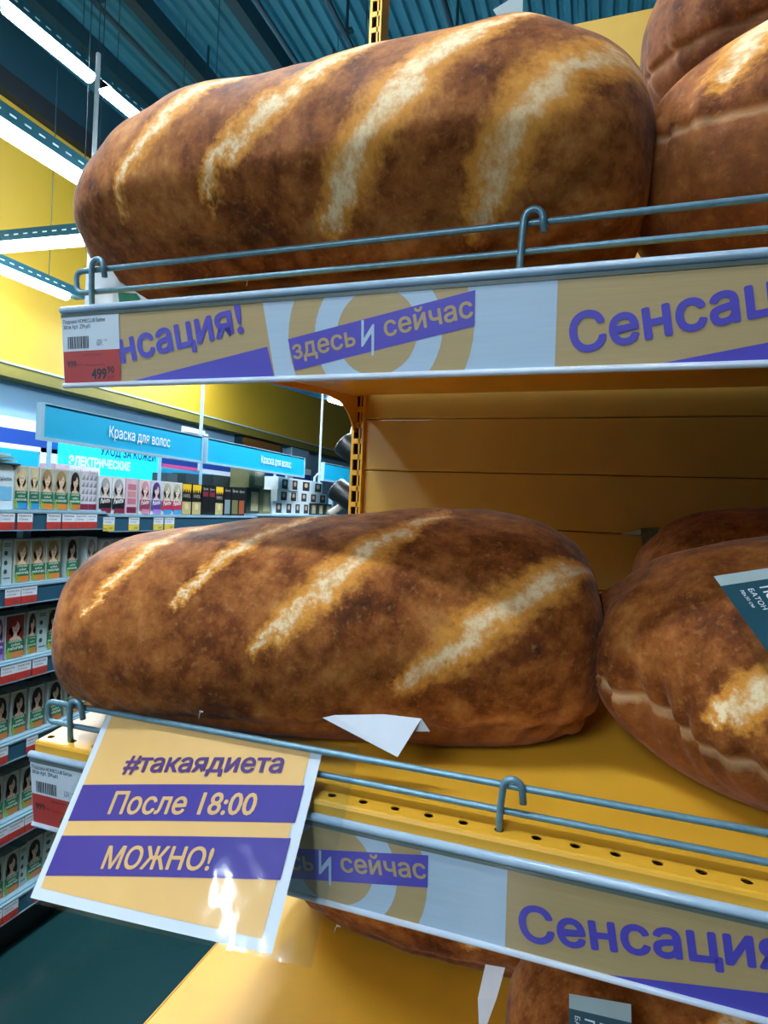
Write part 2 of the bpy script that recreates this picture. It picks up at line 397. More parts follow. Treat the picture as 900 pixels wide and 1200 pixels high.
# ------------------------------------------------------------------ aisle signs
def aisle_sign(y0, y1, label, txt):
    z0, z1 = .226, .352; X = -2.0
    root = thing('aisle_sign', label, 'sign', (X, (y0 + y1) / 2, z0), 'cyan aisle signs')
    part('panel', MB().box((X - .02, y0, z0), (X, y1, z1)), 'cyan', root)
    fr = MB().box((X - .026, y0 - .012, z0 - .012), (X + .004, y1 + .012, z0)); fr.box((X - .026, y0 - .012, z1), (X + .004, y1 + .012, z1 + .004))
    fr.box((X - .026, y0 - .012, z0), (X + .004, y0, z1)); fr.box((X - .026, y1, z0), (X + .004, y1 + .012, z1))
    part('frame', fr, 'cyan_frame', root)
    for y in (y0 + .18, y1 - .12): part('post', MB().tube([(X - .165, y, -.05), (X - .165, y, z0 + .02), (X - .14, y, z0 + .05), (X - .022, y, z0 + .06)], .009, 8), 'cyan_frame', root)
    mb = letter(MB(), 'Краска для волос', (X + .0045, y0 + txt, .268), (0, 1, 0), (0, 0, 1), .40, 1.45, .005); part('lettering', mb, 'paper', root)
aisle_sign(1.8, 2.79, 'cyan aisle sign with white lettering, largest and leftmost of the three', .33)
aisle_sign(2.845, 4.01, 'cyan aisle sign in the middle, its lettering partly behind a stacked box', .56)
aisle_sign(4.36, 5.5, 'cyan aisle sign cut off by the yellow upright, rightmost of the three', .62)

# ------------------------------------------------------------------ hair dye shelving
LEV = [-.053, -.328, -.610, -.905, -1.205, -1.505]
XS = -2.0
root = thing('cosmetics_rack', 'dark back frame holding the hair dye shelves at the left', 'rack', (-2.5, 3, FLOOR))
part('back_panel', MB().box((-2.52, .8, FLOOR), (-2.5, 5.6, -.02)), 'shelf_dark', root)
for y in (.8, 2.15, 3.4, 5.6): part('upright', MB().box((-2.5, y - .02, FLOOR), (-2.46, y + .02, .12)), 'shelf_blue', root)
part('plinth', MB().box((-2.46, .82, FLOOR), (-2.06, 5.58, -1.6)), 'shelf_dark', root)
names = ('top', 'second', 'third', 'fourth', 'fifth', 'bottom')
for i, z in enumerate(LEV):
    for j, (y0, y1, dz) in enumerate(((.82, 2.145, 0), (2.155, 3.395, -.012), (3.405, 5.58, 0))):
        if i > 1 and j == 2: continue
        zz = z + dz
        root = thing('display_shelf', '%s blue-grey shelf of the hair dye rack, %s section' % (names[i], ('nearest', 'middle', 'farthest')[j]), 'shelf', (XS, (y0 + y1) / 2, zz - .02), 'hair dye shelves')
        part('board', MB().box((-2.46, y0, zz - .02), (-2.012, y1, zz)), 'shelf_blue', root)
        part('label_strip', MB().box((-2.012, y0, zz - .074), (-2.002, y1, zz - .012)), 'strip', root)
        e = MB().box((-2.014, y0, zz - .078), (XS + .001, y1, zz - .074)); e.box((-2.014, y0, zz - .012), (XS + .001, y1, zz - .006)); part('strip_edge', e, 'shelf_blue', root)
def price_label(level, u0, u1, low, idx, dz=0):
    z = LEV[level] + dz
    v = on(u0, 600, 0, XS)
    # the strip's own row in the picture gives the position along the shelf
    def yy(u):
        t = 600
        for _ in range(6):
            p = on(u, t, 0, XS); t += (p.z - (z - .043)) * 330
        return p.y
    y0, y1 = yy(u0), yy(u1)
    o = ('first', 'second', 'third', 'fourth', 'fifth', 'sixth', 'seventh', 'eighth', 'ninth', 'tenth')[idx]
    root = thing('shelf_price_label', 'white and %s price label, %s from the left on the %s hair dye shelf edge' % ('red' if low == 'tag_red' else 'yellow', o, names[level]), 'price label', (XS, (y0 + y1) / 2, z - .073), 'hair dye price labels')
    part('upper_field', MB().box((-2.001, y0, z - .045), (-1.999, y1, z - .014)), 'tag_white', root)
    part('lower_field', MB().box((-2.001, y0, z - .073), (-1.999, y1, z - .045)), low, root)
    w = y1 - y0; mb = MB()
    letter(mb, 'Краска', (-1.9985, y0 + w * .08, z - .025), (0, 1, 0), (0, 0, 1), w * .8, .8, res=1)
    letter(mb, 'стойкая', (-1.9985, y0 + w * .08, z - .037), (0, 1, 0), (0, 0, 1), w * .6, .8, res=1)
    letter(mb, '149', (-1.9985, y0 + w * .52, z - .067), (0, 1, 0), (0, 0, 1), w * .34, .9, res=1)
    part('lettering', mb, 'ink_blue', root)
for lev, low, dz, us in ((0, 'tag_red', 0, ((0, 17), (20.5, 38), (55, 71), (73, 88), (88.3, 102), (102.3, 113.5))), (1, 'tag_red', 0, ((6, 24), (25, 43))), (2, 'tag_red', 0, ((1, 18.6), (19, 36), (38, 55))), (3, 'tag_red', 0, ((-6, 9), (31, 44))), (4, 'tag_red', 0, ((-8, 9.6), (10, 28), (29, 42))), (5, 'tag_red', 0, ((-14, 2), (3, 21), (40, 56)))):
    for i, (a, b) in enumerate(us): price_label(lev, a, b, low, i, dz)
for i, (a, b) in enumerate(((121, 134), (151, 163), (180, 191), (193, 204))): price_label(0, a, b, 'tag_yellow', 6 + i, -.012)

# cartons
XB = -2.04
_pm = {}
def cm(hexc, rough=.4):
    if hexc not in _pm: _pm[hexc] = mat('print_' + hexc, hexc, rough, .05, 60, coat=.15)
    return _pm[hexc]
def ell(cy, cz, ry, rz, x, n=18, a0=0, a1=360): return [(x, cy + ry * math.cos(math.radians(a0 + (a1 - a0) * i / n)), cz + rz * math.sin(math.radians(a0 + (a1 - a0) * i / n))) for i in range(n)]
TYPES = dict(
    blonde=dict(bg='B7B9A4', hair='C9BE97', skin='D9C3A6', lab='1E6A45', band='2E8CC4', txt='COLOR'),
    dark_blonde=dict(bg='A9A793', hair='97805A', skin='D8BFA2', lab='1E6E44', band='D07F33', txt='COLOR'),
    brunette=dict(bg='A8B3AE', hair='2B201D', skin='CDB39C', lab='1C7446', band='BF7434', txt='COLOR'),
    redhead=dict(bg='6F3A30', hair='7C231B', skin='D2B4A4', lab='1A6B40', band='C67C3E', txt='COLOR'),
    ash=dict(bg='C4C7BE', hair='A8A58F', skin='D7C8B6', lab='B3304C', band='3C8DC4', txt='Palette'),
    pink=dict(bg='D8BFC8', hair='C68F96', skin='E0C6BC', lab='8C3A55', band='C97A94', txt='Palette'),
    violet=dict(bg='C8BEDC', hair='4B3C6E', skin='D9BFBD', lab='5B3C8C', band='9B7BC0', txt='Palette'),
    silver=dict(bg='DCDDE2', hair='9DA0A2', skin='D8CCC4', lab='15161C', band='7C2038', txt='Palette'),
)
def carton_thing(kind, y0, y1, z0, h, label, depth=.09, xb=XB, group='hair dye cartons'):
    xb = xb + .004 * math.sin(y0 * 91 + z0 * 37)
    w = y1 - y0 - .0015; x = xb
    cy = (y0 + y1) / 2
    root = thing('hair_dye_carton', label, 'carton', (xb - depth / 2, cy, z0), group)
    P = lambda a, b: (x + .0006, y0 + a * w, z0 + b * h)
    def rect(mb, a0, b0, a1, b1, e, mi): mb.poly([(x + e, y0 + a0 * w, z0 + b0 * h), (x + e, y0 + a1 * w, z0 + b0 * h), (x + e, y0 + a1 * w, z0 + b1 * h), (x + e, y0 + a0 * w, z0 + b1 * h)], mi)
    if kind in TYPES:
        t = TYPES[kind]
        part('carton', MB().box((xb - depth, y0, z0), (xb, y0 + w, z0 + h)), cm('C9D6D4'), root)
        mb = MB(); rect(mb, .03, .38, .97, .97, .0006, 0)
        mb.poly(ell(y0 + .5 * w, z0 + .72 * h, .36 * w, .235 * h, x + .0010), 1)
        mb.poly(ell(y0 + .30 * w, z0 + .55 * h, .20 * w, .16 * h, x + .0010), 1); mb.poly(ell(y0 + .70 * w, z0 + .55 * h, .20 * w, .16 * h, x + .0010), 1)
        mb.poly(ell(y0 + .5 * w, z0 + .52 * h, .10 * w, .10 * h, x + .0014), 2)
        mb.poly(ell(y0 + .5 * w, z0 + .43 * h, .30 * w, .07 * h, x + .0013), 2)
        mb.poly(ell(y0 + .52 * w, z0 + .70 * h, .20 * w, .135 * h, x + .0018), 2)
        mb.poly(ell(y0 + .40 * w, z0 + .80 * h, .17 * w, .075 * h, x + .0021), 1)
        for ex in (.45, .60): mb.poly(ell(y0 + ex * w, z0 + .715 * h, .035 * w, .010 * h, x + .0022, 8), 3)
        mb.poly(ell(y0 + .525 * w, z0 + .63 * h, .065 * w, .012 * h, x + .0022, 8), 4)
        part('portrait_print', mb, [cm(t['bg']), cm(t['hair']), cm(t['skin']), cm('3A2A26'), cm('A8504C')], root)
        mb = MB(); rect(mb, .03, .13, .97, .42, .0026, 0); part('label_field', mb, cm(t['lab']), root)
        mb = MB(); rect(mb, .22, .02, .97, .15, .0030, 0); part('colour_band', mb, cm(t['band']), root)
        if t['txt'] == 'COLOR':
            mb = MB(); mb.poly([(x + .0036, y0 + .05 * w, z0 + .03 * h), (x + .0036, y0 + .28 * w, z0 + .02 * h), (x + .0036, y0 + .22 * w, z0 + .16 * h), (x + .0036, y0 + .04 * w, z0 + .24 * h)])
            part('leaf_print', mb, cm('7DAA3A'), root)
        mb = MB()
        if t['txt'] == 'COLOR':
            letter(mb, 'GARNIER', (x + .0032, y0 + .15 * w, z0 + .365 * h), (0, 1, 0), (0, 0, 1), .7 * w, 1, res=1)
            letter(mb, 'color', (x + .0032, y0 + .28 * w, z0 + .28 * h), (0, 1, 0), (0, 0, 1), .5 * w, 1, .01, res=1)
            letter(mb, 'naturals', (x + .0032, y0 + .12 * w, z0 + .20 * h), (0, 1, 0), (0, 0, 1), .8 * w, 1, .01, res=1)
        else:
            letter(mb, 'Palette', (x + .0032, y0 + .12 * w, z0 + .27 * h), (0, 1, .12), (0, 0, 1), .75 * w, 1.5, .02, .3, res=1)
        part('lettering', mb, cm('E4ECEA'), root)
    elif kind == 'swatch':
        part('carton', MB().box((xb - depth, y0, z0), (xb, y0 + w, z0 + h)), cm('D6CFDC'), root)
        mb = MB()
        for r in range(4):
            for c in range(2):
                a, b = .08 + c * .45, .24 + r * .18
                mb.poly([P(a, b), P(a + .38, b), P(a + .38, b + .15)], 0); mb.poly([P(a, b), P(a + .38, b + .15), P(a, b + .15)], 1)
        rect(mb, .02, .02, .98, .17, .0006, 2)
        part('swatch_print', mb, [cm('7E8C8E'), cm('C9C4D2'), cm('7A2440')], root)
    elif kind == 'rose_swatch':
        part('carton', MB().box((xb - depth, y0, z0), (xb, y0 + w, z0 + h)), cm('D3B4C0'), root)
        mb = MB()
        for r in range(3): rect(mb, .15, .28 + r * .2, .85, .44 + r * .2, .0006, r % 2)
        rect(mb, .1, .03, .9, .2, .0006, 2); part('swatch_print', mb, [cm('B9707E'), cm('C58D90'), cm('6E1F38')], root)
    elif kind == 'info':
        part('carton', MB().box((xb - depth, y0, z0), (xb, y0 + w, z0 + h)), cm('A9BFC0'), root)
        mb = MB()
        for b in (.70, .48, .28): mb.poly(ell(y0 + .35 * w, z0 + b * h, .18 * w, .055 * h, x + .0006, 12))
        for b in (.9, .85, .12): rect(mb, .15, b, .85, b + .02, .0006, 0)
        part('picture_marks', mb, cm('22484A'), root)
    elif kind == 'black_gold':
        part('carton', MB().box((xb - depth, y0, z0), (xb, y0 + w, z0 + h)), cm('191A1C'), root)
        mb = MB(); rect(mb, .03, .80, .97, .98, .0006, 0)
        for i in range(4): mb.poly([P(.06 + .24 * i, .82), P(.24 + .24 * i, .82), P(.15 + .24 * i, .70)], 0)
        rect(mb, .03, .02, .97, .42, .0006, 1); mb.poly(ell(y0 + .5 * w, z0 + .27 * h, .22 * w, .11 * h, x + .0012), 2)
        part('front_print', mb, [cm('E3B929'), cm('B3A36E'), cm('CDBE8E')], root)
        mb = letter(MB(), '100%', (x + .0012, y0 + .15 * w, z0 + .55 * h), (0, 1, 0), (0, 0, 1), .7 * w, 1, res=1); part('lettering', mb, cm('C8C4B0'), root)
    elif kind in ('black_red', 'black_grey', 'black_olive', 'black_copper', 'black_beige'):
        c = dict(black_red='7A2A3C', black_grey='7E9096', black_olive='6E7048', black_copper='9A5030', black_beige='97876A')[kind]
        part('carton', MB().box((xb - depth, y0, z0), (xb, y0 + w, z0 + h)), cm('17191B'), root)
        mb = MB(); rect(mb, .1, .62, .9, .78, .0006, 0) if kind == 'black_red' else rect(mb, .1, .06, .9, .55, .0006, 0)
        part('front_print', mb, cm(c), root)
        mb = letter(MB(), 'Syoss', (x + .0012, y0 + .12 * w, z0 + .84 * h), (0, 1, 0), (0, 0, 1), .7 * w, 1, res=1); part('lettering', mb, cm('C6C6BE'), root)
    elif kind in ('olive_block', 'white_block', 'dark_block'):
        c = dict(olive_block='6C6E4A', white_block='CBD6DA', dark_block='26322F')[kind]
        part('carton', MB().box((xb - depth, y0, z0), (xb, y0 + w, z0 + h)), cm(c), root)
        mb = MB(); rect(mb, .35, .1, .9, .85, .0006, 0); mb.poly(ell(y0 + .62 * w, z0 + .55 * h, .14 * w, .2 * h, x + .0012), 1)
        part('front_print', mb, [cm('2A2F2E' if kind == 'white_block' else 'A59C74'), cm('C7A68E')], root)
    return root
ORD = ('first', 'second', 'third', 'fourth', 'fifth', 'sixth', 'seventh', 'eighth', 'ninth', 'tenth', 'eleventh', 'twelfth', 'thirteenth', 'fourteenth', 'fifteenth', 'sixteenth', 'seventeenth', 'eighteenth', 'nineteenth', 'twentieth', 'twenty-first', 'twenty-second')
DESC = dict(blonde='hair dye carton with pale blonde portrait and green label', dark_blonde='hair dye carton with dark blonde portrait and orange foot', brunette='hair dye carton with black-haired portrait on green label', redhead='hair dye carton with red-haired portrait on green label',
            ash='hair dye carton with ash blonde portrait and crimson label', pink='hair dye carton with rose-haired portrait', violet='hair dye carton with violet-haired portrait', silver='hair dye carton with silver hair and black script label', swatch='pale carton printed with grey hair swatches', rose_swatch='rose carton printed with hair swatches',
            info='pale green carton showing its printed side', black_gold='black carton with dripping yellow top', black_red='black carton with dark red panel', black_grey='black carton with grey panel', black_olive='black carton with olive panel', black_copper='black carton with copper panel', black_beige='black carton with beige panel',
            olive_block='olive boxed set', white_block='white boxed set with dark picture', dark_block='dark boxed set')
def yat(u, zc, X=XB):
    t = 600
    for _ in range(8):
        p = on(u, t, 0, X); t += (p.z - zc) * 330
    return p.y
ROWS = [
    (0, .165, [('blonde', 17, 33.5), ('blonde', 33.5, 46), ('dark_blonde', 46, 62), ('dark_blonde', 62.5, 79), ('brunette', 80, 94), ('swatch', 94, 104), ('swatch', 104.3, 114.5), ('silver', 115, 130.5), ('silver', 131.5, 147), ('rose_swatch', 148, 162), ('pink', 163, 175.5), ('violet', 176, 188.5), ('ash', 189, 201), ('ash', 201.3, 213.5), ('black_gold', 214, 225), ('black_gold', 225.3, 236), ('black_red', 236.3, 244), ('black_red', 244.3, 252), ('black_gold', 252.3, 261.5), ('black_grey', 262, 270), ('black_olive', 270.5, 279), ('black_copper', 279.5, 287)]),
    (1, .162, [('info', 2, 14), ('dark_blonde', 16, 34), ('dark_blonde', 35, 52.5), ('dark_blonde', 53, 70), ('brunette', 78, 92), ('silver', 100, 113), ('silver', 117, 129), ('swatch', 130, 141)]),
    (2, .165, [('violet', -9, 4), ('redhead', 5.5, 28), ('brunette', 32, 43), ('info', 43.3, 54.5), ('brunette', 55.5, 70)]),
    (3, .165, [('brunette', -9, 10.5), ('brunette', 13, 31), ('brunette', 34, 51), ('brunette', 55, 72), ('brunette', 78, 94)]),
    (4, .160, [('brunette', -14, 3), ('brunette', 4.5, 22), ('brunette', 24.5, 41)]),
    (5, .155, [('brunette', -14, 3.5), ('brunette', 4, 21.5), ('info', 22, 31), ('brunette', 31.3, 50)]),
]
for lev, h, items in ROWS:
    for i, (kd, a, b) in enumerate(items):
        z0 = LEV[lev] - (.012 if (lev == 0 and a > 113) or (lev == 1 and a > 112) else 0)
        y0, y1 = yat(a, z0 + h / 2), yat(b, z0 + h / 2)
        if lev < 2 and a < 113 and y1 > 2.145 and y0 < 2.145: z0 = z0
        carton_thing(kd, y0, y1, z0 + .0005, h, '%s, %s from left, %s shelf' % (DESC[kd], ORD[i], names[lev]))
# the rows go on behind the loaf cushion and past the picture's left edge
for lev, h, items in ROWS:
    z0 = LEV[lev]
    if lev > 0:
        y = yat(items[-1][2], z0 + h / 2) + .004; i = len(items)
        while y < 2.74:
            dz = -.012 if y > 2.15 else 0
            if y < 2.15 < y + .066: y = 2.156; dz = -.012
            kd = ('brunette', 'dark_blonde', 'brunette', 'info', 'blonde', 'brunette')[(i + lev) % 6]
            carton_thing(kd, y, y + .064, z0 + dz + .0005, h, '%s, %s from left, %s shelf' % (DESC[kd], ORD[i], names[lev])); y += .066; i += 1
    y = yat(items[0][1], z0 + h / 2) - (.14 if lev == 0 else .004)
    for i in range(6):
        kd = ('brunette', 'dark_blonde', 'blonde')[(i + lev) % 3]
        carton_thing(kd, y - .064, y, z0 + .0005, h, '%s, %s out, %s shelf' % (DESC[kd].replace('hair dye ', '') + ' past left edge', ORD[i], names[lev])); y -= .066
# upper stacked boxes and the back rows standing on the rack
for i, (kd, a, b, z0, h) in enumerate((('dark_block', 288, 304, -.053, .165), ('olive_block', 304.5, 318, -.053, .165), ('olive_block', 293, 311.5, .113, .20), ('white_block', 319, 331, -.053, .09), ('white_block', 331.5, 342, -.053, .09), ('white_block', 342.5, 352, -.053, .09), ('white_block', 352.5, 362, -.053, .09), ('dark_block', 362.5, 371, -.053, .09), ('dark_block', 371.5, 379, -.053, .09), ('dark_block', 379.5, 389, -.053, .09),
                                       ('white_block', 325, 338, .038, .08), ('white_block', 338.5, 350, .038, .08), ('white_block', 350.5, 362, .038, .08), ('white_block', 362.5, 374, .038, .08), ('white_block', 374.5, 388, .038, .08),
                                       ('white_block', 327, 340, .119, .09), ('white_block', 340.5, 352, .119, .09), ('white_block', 352.5, 369, .119, .09), ('white_block', 369.5, 387, .119, .09))):
    y0, y1 = yat(a, z0 + h / 2, -2.1), yat(b, z0 + h / 2, -2.1)
    place = 'at the far shelf end' if z0 < 0 else ('stacked above the black cartons' if kd == 'olive_block' else ('in the middle tier by the upright' if z0 < .1 else 'in the top tier by the upright'))
    carton_thing(kd, y0, y1, z0 + .0005, h, '%s, %s from left, %s' % (DESC[kd], ORD[{0: 0, 1: 1, 2: 0}.get(i, (i - 3) if i < 10 else (i - 10 if i < 15 else i - 15))], place) if i != 2 else 'tall olive boxed set stacked above the black cartons before the middle sign', .14, -2.1, 'boxed sets at the far end')
for i, (kd, a, b) in enumerate((('rose_swatch', 64, 80), ('swatch', 80.5, 96), ('swatch', 96.5, 117))):
    z0 = .03; y0, y1 = yat(a, .12, -2.2), yat(b, .12, -2.2)
    carton_thing(kd, y0, y1, LEV[0] + .0005, .195, '%s, %s from left in the taller row behind' % (DESC[kd], ORD[i]), .09, -2.2)
# rounded white bottle pack at the left edge
y0, y1 = yat(-14, .03), yat(16, .03)
root = thing('bottle_pack', 'white rounded dye pack at the left edge of the top shelf', 'pack', (XB, (y0 + y1) / 2, LEV[0]))
pr = [(y0, LEV[0]), (y1, LEV[0])] + [(y1 - .02 + .02 * math.cos(t), .08 + .03 * math.sin(t)) for t in (0, .5, 1, 1.57)] + [(y0 + .02 - .02 * math.cos(t), .08 + .03 * math.sin(t)) for t in (1.57, 1, .5, 0)]
part('shell', MB().prism([(XB, y, z) for y, z in pr], (-.1, 0, 0)), cm('C3D6DF'), root)
part('label_field', MB().box((XB, y0 + .015, -.02), (XB + .0008, y1 - .008, .03)), cm('6FB6DA'), root)
mb = letter(MB(), 'Palette', (XB + .0012, y1 - .065, .052), (0, 1, 0), (0, 0, 1), .055, 1.1, .01, res=1); part('lettering', mb, cm('2A4A55'), root)
for i in range(4):
    z = .112 + i * .011; y0, y1 = yat(-30, z), yat(22 - 4 * i, z)
    solo('display_board', MB().prism([(XB + .01 - .02 * (i % 2), y0, z), (XB + .01, y1, z - .002), (XB - .09, y1 + .02, z), (XB - .1, y0, z)], (0, 0, .006)), cm(('20302E', 'B9C2A8', '8D9A86', 'C3CCC4')[i]), 'flat board, %s from the bottom of the pile on the white dye pack' % ORD[i], 'board', 'boards on the dye pack')
# small dark riser objects behind the far cartons
for i, (u, w) in enumerate(((196, 12), (218, 18), (250, 20))):
    y0, y1 = yat(u, .15, -2.25), yat(u + w, .15, -2.25)
    solo('rack_box', MB().box((-2.35, y0, LEV[0] - .011), (-2.25, y1, .16 + .01 * i)), cm(('3B4A50', '2B3A40', '1F2B2E')[i]), 'dark box standing behind the black cartons, %s from the left' % ORD[i], 'box', 'dark boxes behind the cartons')

# ------------------------------------------------------------------ yellow shelving unit
TILT = math.atan(.108); CT, ST = math.cos(TILT), math.sin(TILT)
XR = 1.15
class Fr:                                      # frame of one tilted shelf: x along, d into depth, h above its surface
    def __init__(s, zs): s.zs = zs
    def __call__(s, x, d, h): return Vector((x, .63 + d * CT - h * ST, s.zs + d * ST + h * CT))
    ex = Vector((1, 0, 0)); ey = Vector((0, CT, ST)); ez = Vector((0, -ST, CT))
    def box(s, mb, x0, x1, d0, d1, h0, h1, mi=0): return mb.obox(s(0, 0, 0), s.ex, s.ey, s.ez, (x0, d0, h0), (x1, d1, h1), mi)
UP, LO = Fr(.2475), Fr(-.3245)
DECKZ = -.858
YB = 1.675
root = thing('shelving_unit', 'yellow shelving frame with slotted upright and panelled back behind the loaf cushions', 'shelving', (-.05, YB, FLOOR))
def upright(x0, x1, ztop):
    mb = MB(); y0, y1 = YB - .02, YB + .04; z = FLOOR; w = x1 - x0; bars = [(x0, x0 + .2 * w), (x0 + .62 * w, x0 + .74 * w), (x0 + .86 * w, x1)]
    for a, b in bars: mb.box((a, y0, FLOOR), (b, y0 + .003, ztop))
    mb.box((x0, y0 + .003, FLOOR), (x0 + .003, y1, ztop)); mb.box((x1 - .003, y0 + .003, FLOOR), (x1, y1, ztop)); mb.box((x0 + .003, y1 - .003, FLOOR), (x1 - .003, y1, ztop))
    n = int((ztop - FLOOR) / .0455)
    for i in range(n): mb.box((x0 + .2 * w, y0, FLOOR + i * .0455), (x0 + .86 * w, y0 + .003, FLOOR + i * .0455 + .0145))
    return part('upright', mb, 'yellow', root)
o = upright(-.678, -.642, 2.0); upright(XR, XR + .036, 2.0)
part('slot_void', MB().box((-.674, YB, FLOOR), (-.646, YB + .002, 1.98)), 'dark_slot', root, label='dark inside of the slotted upright')
z = -.031 - .1475 * 8; i = 0
while z < 1.28:
    mb = MB(); a, b = z + .0012, z + .1475 - .0012
    prof = [(YB + .012, a), (YB + .002, a), (YB, a + .003), (YB, b - .003), (YB + .002, b), (YB + .012, b)]
    mb.prism([(-.6415, y, q) for y, q in prof], (XR + .6415, 0, 0)); part('back_panel', mb, 'yellow_back', root); z += .1475
part('backing_sheet', MB().box((-.64, YB + .0125, FLOOR), (XR, YB + .016, 1.28)), 'dark_slot', root)
part('end_or_added_panel', MB().box((XR + .002, .66, FLOOR), (XR + .012, YB - .02, 1.3)), 'yellow_back', root)  # unseen panel added to keep light from the right out of the shelves
part('crossbar', MB().box((-.642, YB, 1.52), (XR, YB + .03, 1.56)), 'yellow', root)

def shelf(F, xl, label, holes=True):
    root = thing('shelf', label, 'shelf', F((xl + XR) / 2, .5, -.03), 'yellow shelves')
    D1 = (YB - .022 - .63) / CT
    mb = MB(); p = .0375; w = .016; dc = .016; hd0, hd1 = .004, .030
    if holes:
        x0 = xl; c = -.0814 - p * 30
        cs = [c + p * i for i in range(80) if c + p * i > xl + .008 and c + p * i < XR - .02]
        edge = xl + .0015
        N = 16
        for cx in cs:
            a, b = cx - p / 2, cx + p / 2
            a = max(a, edge); b2 = b if cx != cs[-1] else XR
            rr = .0052
            ring = [(cx + rr * math.cos(2 * math.pi * (k + .5) / N), dc + rr * .85 * math.sin(2 * math.pi * (k + .5) / N)) for k in range(N)]
            outer = []
            for k in range(N):
                an = 2 * math.pi * (k + .5) / N; dx, dy = math.cos(an), math.sin(an)
                sx = ((b2 if dx > 0 else a) - cx) / dx; sy = ((hd1 if dy > 0 else hd0) - dc) / dy
                t = min(sx, sy); outer.append((cx + dx * t, dc + dy * t))
            V = [F(q[0], q[1], 0) for q in ring] + [F(q[0], q[1], 0) for q in outer] + [F(q[0], q[1], -.0015) for q in ring]
            mb.add(V, [(k, (k + 1) % N, N + (k + 1) % N, N + k) for k in range(N)] + [(k, 2 * N + k, 2 * N + (k + 1) % N, (k + 1) % N) for k in range(N)])
            for sx_, sy_ in ((a, hd0), (b2, hd0), (a, hd1), (b2, hd1)):        # corner triangles
                near = sorted(outer, key=lambda q: (q[0] - sx_) ** 2 + (q[1] - sy_) ** 2)[:2]
                mb.add([F(sx_, sy_, 0), F(*near[0], 0), F(*near[1], 0)], [(0, 1, 2)])
        F.box(mb, xl, XR, hd1, D1, -.003, 0)
    else:
        F.box(mb, xl, XR, .004, D1, -.003, 0)
    part('deck', mb, 'yellow', root)
    if holes: part('hole_shade_strip', F.box(MB(), xl + .003, XR - .003, .006, .029, -.012, -.010), 'dark_slot', root)  # near-black strip stands for the shade inside the holes
    mb = MB(); prof = [(.004, 0), (.0015, -.001), (0, -.004), (0, -.045), (.004, -.045), (.004, -.004)]
    mb.prism([F(xl, d, h) for d, h in prof], (XR - xl, 0, 0)); part('front_lip', mb, 'yellow', root)
    for a, b in ((xl, xl + .0015), (XR - .0015, XR)): part('side_lip', F.box(MB(), a, b, .004, D1, -.03, -.0005), 'yellow', root)
    part('underside', F.box(MB(), xl + .002, XR - .002, .005, D1, -.028, -.024), 'yellow', root)
    for xa in (-.668, XR - .02):
        # rear bracket: shallow along the shelf, sweeping down to hook into the upright
        q = [(.02, -.031), (D1, -.031), (D1, -.135), (D1 - .028, -.130), (D1 - .045, -.105), (D1 - .075, -.078), (D1 - .12, -.056), (D1 - .2, -.044), (.02, -.042)]
        part('bracket', MB().prism([F(xa, d, h) for d, h in q], (.004, 0, 0)), 'yellow', root)
    return root
shelf(UP, -.674, 'upper yellow shelf carrying the big lit loaf cushion', True)
shelf(LO, -.692, 'lower yellow shelf with a row of round holes along its front')
root = thing('base_deck', 'plain yellow deck at the bottom of the shelving unit', 'deck', (0, 1.1, DECKZ - .04))
part('deck', MB().box((-.665, .62, DECKZ - .003), (XR, YB - .03, DECKZ)), 'yellow', root)
part('front_lip', MB().box((-.665, .617, DECKZ - .05), (XR, .62, DECKZ)), 'yellow', root)
part('side_lip', MB().box((-.667, .62, DECKZ - .04), (-.665, YB - .03, DECKZ + .0015)), 'yellow', root)
part('kick_panel', MB().box((-.66, .66, FLOOR), (XR, .68, DECKZ - .003)), 'yellow', root)
part('side_panel', MB().box((-.664, .68, FLOOR), (-.66, YB - .03, DECKZ - .04)), 'yellow', root)

